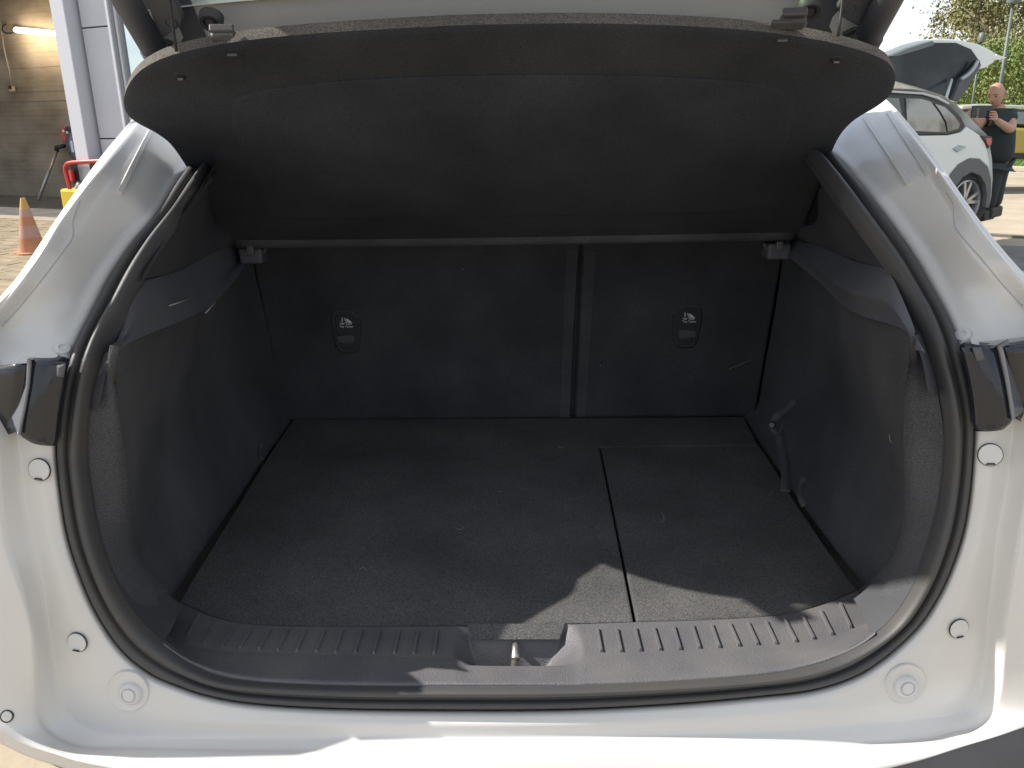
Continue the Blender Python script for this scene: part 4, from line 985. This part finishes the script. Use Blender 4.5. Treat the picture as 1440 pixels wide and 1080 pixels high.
# ---------------------------------------------------------------- exterior details on the rear
def plug(px, py, r):
    p, n = hit(px, py)
    p = p+n*.0012
    o = lathe('body_plug', p, n, [(r*1.05, .0002), (r*1.04, .0016), (r*.985, .0016)], M['black'], car, n=40)
    lathe('plug_face', p, n, [(r*.99, .0008), (r*.96, .0026), (0, .003)], M['cap'], o, n=40)
    dn = (hit(px, py+6)[0]-p).normalized(); sd_ = n.cross(dn)
    p = p+n*.001; c = p+dn*r*.9; prism('pry_notch', [c-sd_*r*.4+n*.0054, c+sd_*r*.4+n*.0054, c+sd_*r*.3-dn*r*.16+n*.0054, c-sd_*r*.3-dn*r*.16+n*.0054], -n*.001, M['black'], o)
for px, py, r in ((57, 660, .0145), (110, 902, .0135), (1392, 639, .0145), (1347, 883, .0135)): plug(px, py, r)
for px, py in ((181, 971), (1273, 961)):
    p, n = hit(px, py)
    o = lathe('bump_stop_seat', p, n, [(.029, .0), (.0275, .0025), (.0255, .0015), (.020, .0003), (.0, .0003)], M['paint'], car, n=44, auto=70)
    c = p-Vector((0, 0, .004)) + Vector((.003 if px < 720 else 0, 0, 0))
    lathe('bump_stop', c, n, [(.0165, 0), (.0155, .004), (.013, .007), (.0105, .0075), (.010, .006), (.0082, .006), (.0078, .0085), (0, .0088)], M['cap'], o, n=36)
for px, py in ((88, 490), (1354, 471)):
    p, n = hit(px, py)
    o = lathe('fixing_screw', p, n, [(.0105, 0), (.0095, .002), (.005, .003), (.0045, .001), (0, .001)], M['cap'], car, n=28)
p, n = hit(10, 1007)
o = lathe('parking_sensor', p, n, [(.0085, -.001), (.0085, .0012), (.0072, .0015)], M['black'], car, n=28); lathe('sensor_face', p, n, [(.0072, .0008), (.006, .002), (0, .002)], M['cap'], o, n=28)

# panel crease lines and bracket on the pillars
def surf_line(name, pts, r, m_, off=.0004):
    q = [hit(*p)[0] for p in [tuple(v[:2]) for v in cat([(*a, 0) for a in pts], 5)]]
    q = [v for v in q if v is not None]
    return tube(name, [v+(EYE-v).normalized()*off for v in q], r, m_, car, n=6)
jm = mat('panel_joint_grey', (.42, .43, .44), rough=.5)
surf_line('seam_sealer', [(112, 283), (102, 312), (102, 334), (84, 360), (55, 398), (25, 435), (3, 458)], .0008, jm)
surf_line('seam_sealer', [(1331, 271), (1341, 288), (1342, 312), (1349, 328), (1381, 365), (1410, 400), (1438, 430)], .0008, jm)
def raised_strip(a0, a1, b0, b1, th=.004):
    rows = [[], [], [], []]
    for k in range(9):
        t = k/8; l = (a0[0]+(a1[0]-a0[0])*t, a0[1]+(a1[1]-a0[1])*t); r_ = (b0[0]+(b1[0]-b0[0])*t, b0[1]+(b1[1]-b0[1])*t)
        (pl_, nl), (pr_, nr) = hit(*l), hit(*r_); n = (nl+nr).normalized()
        rows[0].append(pl_-n*.002); rows[1].append(pl_.lerp(pr_, .15)+n*th); rows[2].append(pl_.lerp(pr_, .85)+n*th); rows[3].append(pr_-n*.002)
    rows = [[r[0]-(r[1]-r[0]).normalized()*.001+(-n*.006) for r in [rr_]]+rr_+[rr_[-1]-n*.006] for rr_ in rows]
    grid('weld_flange', rows, M['paint'], car, auto=35)
raised_strip((207, 184), (163, 268), (215, 187), (171, 274))
raised_strip((1213, 168), (1274, 261), (1221, 165), (1284, 256))
raised_strip((1246, 160), (1303, 248), (1252, 157), (1311, 243), .003)

# tail lamps: curved glossy patches between a left and a right outline
def patch(name, A, B, P0, n, bulge, th, m_, par, nu=9, nv=12):
    n = Vector(n).normalized()
    a = poly_at([atP(x, y, P0, n) for x, y in A], nv); b = poly_at([atP(x, y, P0, n) for x, y in B], nv); rows = []
    for j in range(nv):
        v = j/(nv-1); rows.append([a[j].lerp(b[j], i/(nu-1))+n*bulge*(math.sin(math.pi*i/(nu-1))**.7+.5*math.sin(math.pi*v)) for i in range(nu)])
    o = grid(name, rows, m_, par)
    me = o.data; bm = bmesh.new(); bm.from_mesh(me); bmesh.ops.recalc_face_normals(bm, faces=bm.faces)
    if sum((f.normal.dot(n) for f in bm.faces)) < 0: bmesh.ops.reverse_faces(bm, faces=bm.faces)
    bm.to_mesh(me); bm.free()
    s_ = o.modifiers.new('thickness', 'SOLIDIFY'); s_.thickness = th; s_.offset = -1
    for p in me.polygons: p.use_smooth = True
    return o
def lamp_set(sg, Ai, Bi, Al, Bl, As, Bs, notch, cup, base):
    h0 = hit(*base)[0]+Vector((0, -.034, 0)); n_i = Vector((-sg*.22, -1, .12)); n_l = Vector((sg*.30, -1, .10))
    o = patch('tail_light', Ai, Bi, h0, n_i, .006, .05, M['gloss'], car)
    e = atP(*As[0], h0, n_i.normalized())
    patch('lens', Al, Bl, e+Vector((0, -.004, 0)), n_l, .006, .05, M['tint'], o)
    patch('edge_strip', As, Bs, e+Vector((0, -.008, 0)), n_i, .002, .03, M['edge'], o, nu=4)
    prism('clip_notch', [atP(x, y, h0+Vector((0, -.007, 0)), n_i.normalized()) for x, y in notch], Vector((0, .006, 0)), M['black'], o)
    patch('mounting_cup', *cup, h0+Vector((0, -.013, 0)), n_i, .001, .01, M['plastic'], o, nu=4, nv=5)
lamp_set(-1, [(40,503),(36,545),(30,585),(26,611),(42,622)], [(97,505),(93,540),(86,580),(81,626),(80,627)],
         [(-70,520),(-70,560),(-70,600),(-70,650)], [(36,511),(36,540),(31,572),(24,606)],
         [(38,505),(37,540),(31,575),(24,608)], [(45,507),(43,540),(37,575),(29,612)],
         [(51,616),(64,616),(63,622),(52,621)], ([(80,514),(80,530)], [(93,512),(90,530)]), (70, 560))
lamp_set(1, [(1349,486),(1357,520),(1364,560),(1369,606),(1370,606)], [(1404,485),(1413,530),(1421,570),(1426,590),(1411,604)],
         [(1412,488),(1418,530),(1424,560),(1427,588)], [(1510,470),(1510,530),(1510,570),(1510,640)],
         [(1402,485),(1411,525),(1417,560),(1422,590)], [(1410,486),(1418,525),(1424,560),(1428,588)],
         [(1388,598),(1400,597),(1401,603),(1389,604)], ([(1367,489),(1373,508)], [(1380,488),(1385,506)]), (1385, 545))

# black lower bumper cladding along the right side only
lb = [outw(p, .03, .03) for p in rF]
idx = [i for i in range(len(rF)) if 22*4 <= i <= 31*4]
mid_ = lambda p: Vector((p.x*1.0, p.y, p.z))
rows_b = [[outw(rF[i], .0, .008)+Vector((0, 0, -.004)) for i in idx], [Vector((rF[i].x*1.01, rF[i].y-.005, rF[i].z-.05)) for i in idx], [Vector((rF[i].x*1.01, rF[i].y-.0, max(.4, rF[i].z-.16))) for i in idx], [Vector((rF[i].x*1.0, rF[i].y+.08, .3)) for i in idx]]
grid('lower_bumper', rows_b, M['plastic'], car, sub=1)

# ---------------------------------------------------------------- tailgate
TG = [(1.98,1.43,.60),(1.55,1.535,.58),(1.475,1.60,.60),(1.405,1.70,.61),(1.30,1.88,.61),(1.12,2.08,.62),(.88,2.24,.62),(.66,2.30,.58),(.52,2.27,.48)]
def tgp(s, wx, o=0):
    i = min(len(TG)-2, int(s)); t = s-i; a, b = TG[i], TG[i+1]
    y = a[0]+(b[0]-a[0])*t; z = a[1]+(b[1]-a[1])*t; hw = a[2]+(b[2]-a[2])*t
    d = Vector((0, b[0]-a[0], b[1]-a[1])).normalized(); n = Vector((0, -d.z, d.y)) # inner normal
    if n.z > 0: n = -n
    bow = .05*(wx*wx)
    return Vector((wx*hw, y+bow*.6, z-bow*.5))-n*o
tgt = grid('tailgate', [[tgp(s, x/10, .07) for x in range(-10, 11)] for s in (0, .5, 1, 1.5, 1.95)], M['paint'], car)
grid('lower_skin', [[tgp(s, x/10, .07) for x in range(-10, 11)] for s in (4.75, 5.2, 5.6, 6, 6.5, 7, 7.5, 8)], M['paint'], tgt)
for sg in (-1, 1): grid('side_skin', [[tgp(s, sg*(.84+.16*k/4), .07) for k in range(5)] for s in (1.95, 2.5, 3, 3.75, 4.75)], M['paint'], tgt)
grid('header_panel', [[tgp(s, x/12, .0+.012*(1-abs(x/12)**6)) for x in range(-12, 13)] for s in (0, .25, .5, .8, 1.1, 1.5, 1.9, 2.2, 2.5)], M['paint'], tgt, sub=1)
bw = [[tgp(2.5, x/12, .0), tgp(2.5, x/12, .03)] for x in range(-12, 13)]
grid('header_edge', [[q[0] for q in bw], [q[1] for q in bw]], M['paint'], tgt)
grid('tailgate_glass', [[tgp(s, x/12*.86, .035) for x in range(-12, 13)] for s in (2.4, 2.7, 3, 3.5, 3.85)], M['window'], tgt)
grid('inner_trim', [[tgp(s, x/12, .0) for x in range(-12, 13)] for s in (3.8, 4.4, 5, 5.5, 6, 6.5, 7, 7.5, 8)], M['plastic'], tgt, sub=1)
for sg in (-1, 1):
    grid('side_trim', [[tgp(s, sg*(.84+.16*k/4), .005) for k in range(5)] for s in (1.9, 2.3, 3, 3.85)], M['plastic'], tgt)
    grid('rim', [[tgp(s, sg*1.0, .07*k/3) for k in range(4)] for s in [q*.5 for q in range(17)]], M['paint'], tgt)
grid('rim', [[tgp(7.99, x/12, .07*k/3) for x in range(-12, 13)] for k in range(4)], M['paint'], tgt)
# header point finder
tn = Vector((0, .645, .764)); 
hm = tgt.children[0]
bpy.context.view_layer.update()
def on_header(px, py, off=0):
    # plane through the visible strip of the header
    A = tgp(1.9, 0, 0); B = tgp(1.1, 0, 0); d = (A-B).normalized(); n = Vector((0, -d.z, d.y)); n = n if n.z < 0 else -n
    P0 = B+n*off; return atP(px, py, P0, n), n
for px, py in ((297, 27), (1137, 12)):
    p, n = on_header(px, py, .012)
    p += n*.004
    o = lathe('bump_stop', p, n, [(.0195, -.01), (.0195, .003), (.017, .006), (.0115, .005), (.0105, .001), (.008, .001), (.0075, .006), (0, .0065)], M['rubber'], tgt, n=32)
for pts in ([(196, -30), (243, -30), (247, 0), (258, 27), (254, 38), (228, 55), (222, 50)], [(1190, -30), (1186, 0), (1177, 12), (1184, 25), (1207, 38), (1214, 30), (1245, -30)]):
    q = []
    for a in pts:
        p, n = on_header(*a, .018); q.append(p)
    o = prism('corner_trim', q, -n*.012, M['plastic'], tgt, bevel=.003)
for px, py in ((241, 32), (1195, 13)):
    p, n = on_header(px, py, .018); lathe('trim_socket', p, n, [(.010, .0), (.009, .0012), (.0075, -.001), (0, -.001)], M['plastic_dk'], tgt, n=24)
# dark glass edge showing at the top
# side seal line below the header
for a, b in (((228, 56), (258, 70)), ((1208, 38), (1187, 49))):
    tube('water_strip', [atY(*a, 1.5), atY(*b, 1.5)], .005, M['rubber'], tgt, n=6)

# struts
for pts in ([(120, -110), (176, -2), (228, 88), (250, 125)], [(1305, -110), (1249, 0), (1214, 66), (1196, 100)]):
    q = [P(*pts[0], 1.24), P(*pts[1], 1.40), P(*pts[2], 1.50), P(*pts[3], 1.53)]
    o = tube('gas_strut', [q[0], q[1], q[2]], .0215, M['plastic'], car, n=24)
    tube('strut_socket', [q[2]-(q[2]-q[1])*.25, q[3]], .0235, M['plastic_dk'], o, n=24)
    c = q[1].lerp(q[2], .62); v = (EYE-c).normalized(); lathe('strut_hole', c+v*.0208, v, [(.0035, .001), (0, .0012)], M['black'], o, n=12)

# ================================================================ PARCEL SHELF
SH = Vector((0, 1.80, atY(720, 341, 1.80).z)); tl_ = R(34)
sd0 = Vector((0, -math.cos(tl_), math.sin(tl_))); snn = Vector((0, -math.sin(tl_), -math.cos(tl_)))   # underside normal
shelf = empty('parcel_shelf', SH, 'dark felt covered parcel shelf lifted up inside the boot opening', 'parcel shelf')
def shp(px, py, o=0): return atP(px, py, SH+snn*o, snn)
otl = [(330,346),(305,322),(292,296),(278,262),(262,236),(248,215),(235,200),(215,186),(192,174),(179,163),(174,148),(176,132),(186,113),(205,96),(240,80),(300,66),(370,56),(460,48),(560,42),(640,38),(720,36),(820,35),(920,37),(1020,42),(1090,49),(1150,58),(1200,70),(1235,82),(1252,93),(1259,108),(1258,122),(1250,138),(1232,152),(1205,168),(1186,186),(1174,206),(1160,240),(1145,280),(1132,312),(1118,334),(900,339),(720,342),(500,345)]
c3 = cat([(*p, 0) for p in otl], 3, True)
base = [shp(p.x, p.y) for p in c3]
ctr = sum(base, Vector())/len(base)
def inset(k, o):                      # inset towards the centre and raised along the underside normal
    r = []
    for i, p in enumerate(base):
        t = (base[(i+1) % len(base)]-base[i-1]).normalized(); n_in = t.cross(snn).normalized()
        if n_in.dot(ctr-p) < 0: n_in = -n_in
        r.append(p+n_in*k+snn*o)
    return r
rim_o = [p-snn*.020 for p in base]
rows = [inset(.012, -.026), inset(.002, -.022), inset(0, -.012), inset(0, -.003), inset(.003, .0), inset(.012, .0015)]
n = len(base); V = [p for r in rows for p in r]; F = []
for i in range(3, len(rows)-1):
    for j in range(n): a = i*n+j; b = i*n+(j+1) % n; F.append((a, b, b+n, a+n))
F.append(tuple(range(n-1, -1, -1))); F.append(tuple((len(rows)-1)*n+k for k in range(n)))
board = mesh('board', V, F, M['shelf'], shelf, auto=60)
M['felt_edge'] = carpet_mat('brown_grey_felt_edge', (.07, .064, .057), (.18, .165, .145), False, 420, 1.0)
grid('edge_binding', [rows[1], rows[2], rows[3], [p+snn*.0004 for p in rows[3]]], M['felt_edge'], shelf, closed=True)
# raised pressed field with stepped border
fo = [(372,292),(366,270),(352,232),(338,192),(332,160),(345,138),(400,124),(520,112),(720,106),(920,108),(1060,118),(1100,132),(1110,152),(1104,186),(1088,230),(1072,268),(1062,288),(1040,296),(900,299),(720,302),(560,305),(400,306),(382,303)]
c4 = cat([(*p, 0) for p in fo], 3, True); cx_, cy_ = 718, 210
def sc(p, k): return (cx_+(p.x-cx_)*k, cy_+(p.y-cy_)*k)
rr = [[shp(*sc(p, 1.02), .0008) for p in c4], [shp(*sc(p, 1.005), .0040) for p in c4], [shp(*sc(p, .985), .0055) for p in c4]]
n = len(c4); V = [p for r in rr for p in r]; F = []
for i in range(2):
    for j in range(n): a = i*n+j; b = i*n+(j+1) % n; F.append((a, b, b+n, a+n))
F.append(tuple(2*n+k for k in range(n)))
mesh('pressed_field', V, F, M['shelf'], shelf, auto=80)
# rolled hinge edge at the bottom, felt lightened for the light on it
M['lit_lip'] = carpet_mat('lightened_lip_felt', (.045, .045, .048), (.085, .085, .09), False, 620, .6)
tube('rolled_edge', cat([tuple(shp(x, y, -.001)) for x, y in ((334, 340), (500, 339), (720, 336), (900, 333), (1114, 329))], 6), .0135, M['lit_lip'], shelf, n=14)
tube('field_shade_line', [shp(x, y, .0012) for x, y in ((366, 270), (374, 292), (384, 303), (402, 307), (560, 306), (720, 303.5), (900, 300.5), (1040, 297), (1062, 289), (1072, 268))], .0016, M['black'], shelf, n=6)  # black line drawn for the shade along the pressed step
# hooks, slots and cords
for (hx, hy), (sx, sy), (bx, by), sg in (((318, 55), (327, 76), (253, 107), 1), ((1112, 32), (1100, 56), (1175, 83), -1)):
    c = shp(hx, hy, -.012)
    rz = Matrix.Rotation(sg*.12, 3, 'Z')
    o = box('cord_hook', shp(hx, hy+4, -.016)+Vector((0, -.006, .004)), (.036, .022, .014), M['rubber'], shelf, rot=rz @ Matrix.Rotation(R(-30), 3, 'X'), bevel=.004)
    box('hook_tongue', shp(hx+sg*14, hy+4, -.013)+Vector((0, -.004, .001)), (.03, .016, .006), M['rubber'], o, rot=rz @ Matrix.Rotation(R(-34), 3, 'X'), bevel=.002)
    box('hook_lip', shp(hx-sg*4, hy-10, -.016)+Vector((0, -.006, .004)), (.034, .006, .012), M['rubber'], o, rot=rz @ Matrix.Rotation(R(-30), 3, 'X'), bevel=.002)
    s_ = box('clip_slot', shp(sx, sy, .002), (.015, .003, .008), M['tapegrey'], shelf, rot=Matrix.Rotation(R(-56), 3, 'X'), bevel=.001)
    b2 = lathe('cord_button', shp(bx, by, .001), snn, [(.009, 0), (.0075, .002), (0, .0025)], M['black'], shelf, n=20)
    box('button_tab', shp(bx+1, by+4.5, .004), (.008, .003, .003), M['tapegrey'], b2)
for pts in ([(238, -60), (239, 0), (243, 35), (248, 72)], [(1188, -60), (1185, 0), (1182, 25), (1179, 50)]):
    q = [P(*pts[0], 1.30), P(*pts[1], 1.29), P(*pts[2], 1.28), P(*pts[3], 1.27)]
    tube('lift_cord', q, .0022, M['black'], shelf, n=8)
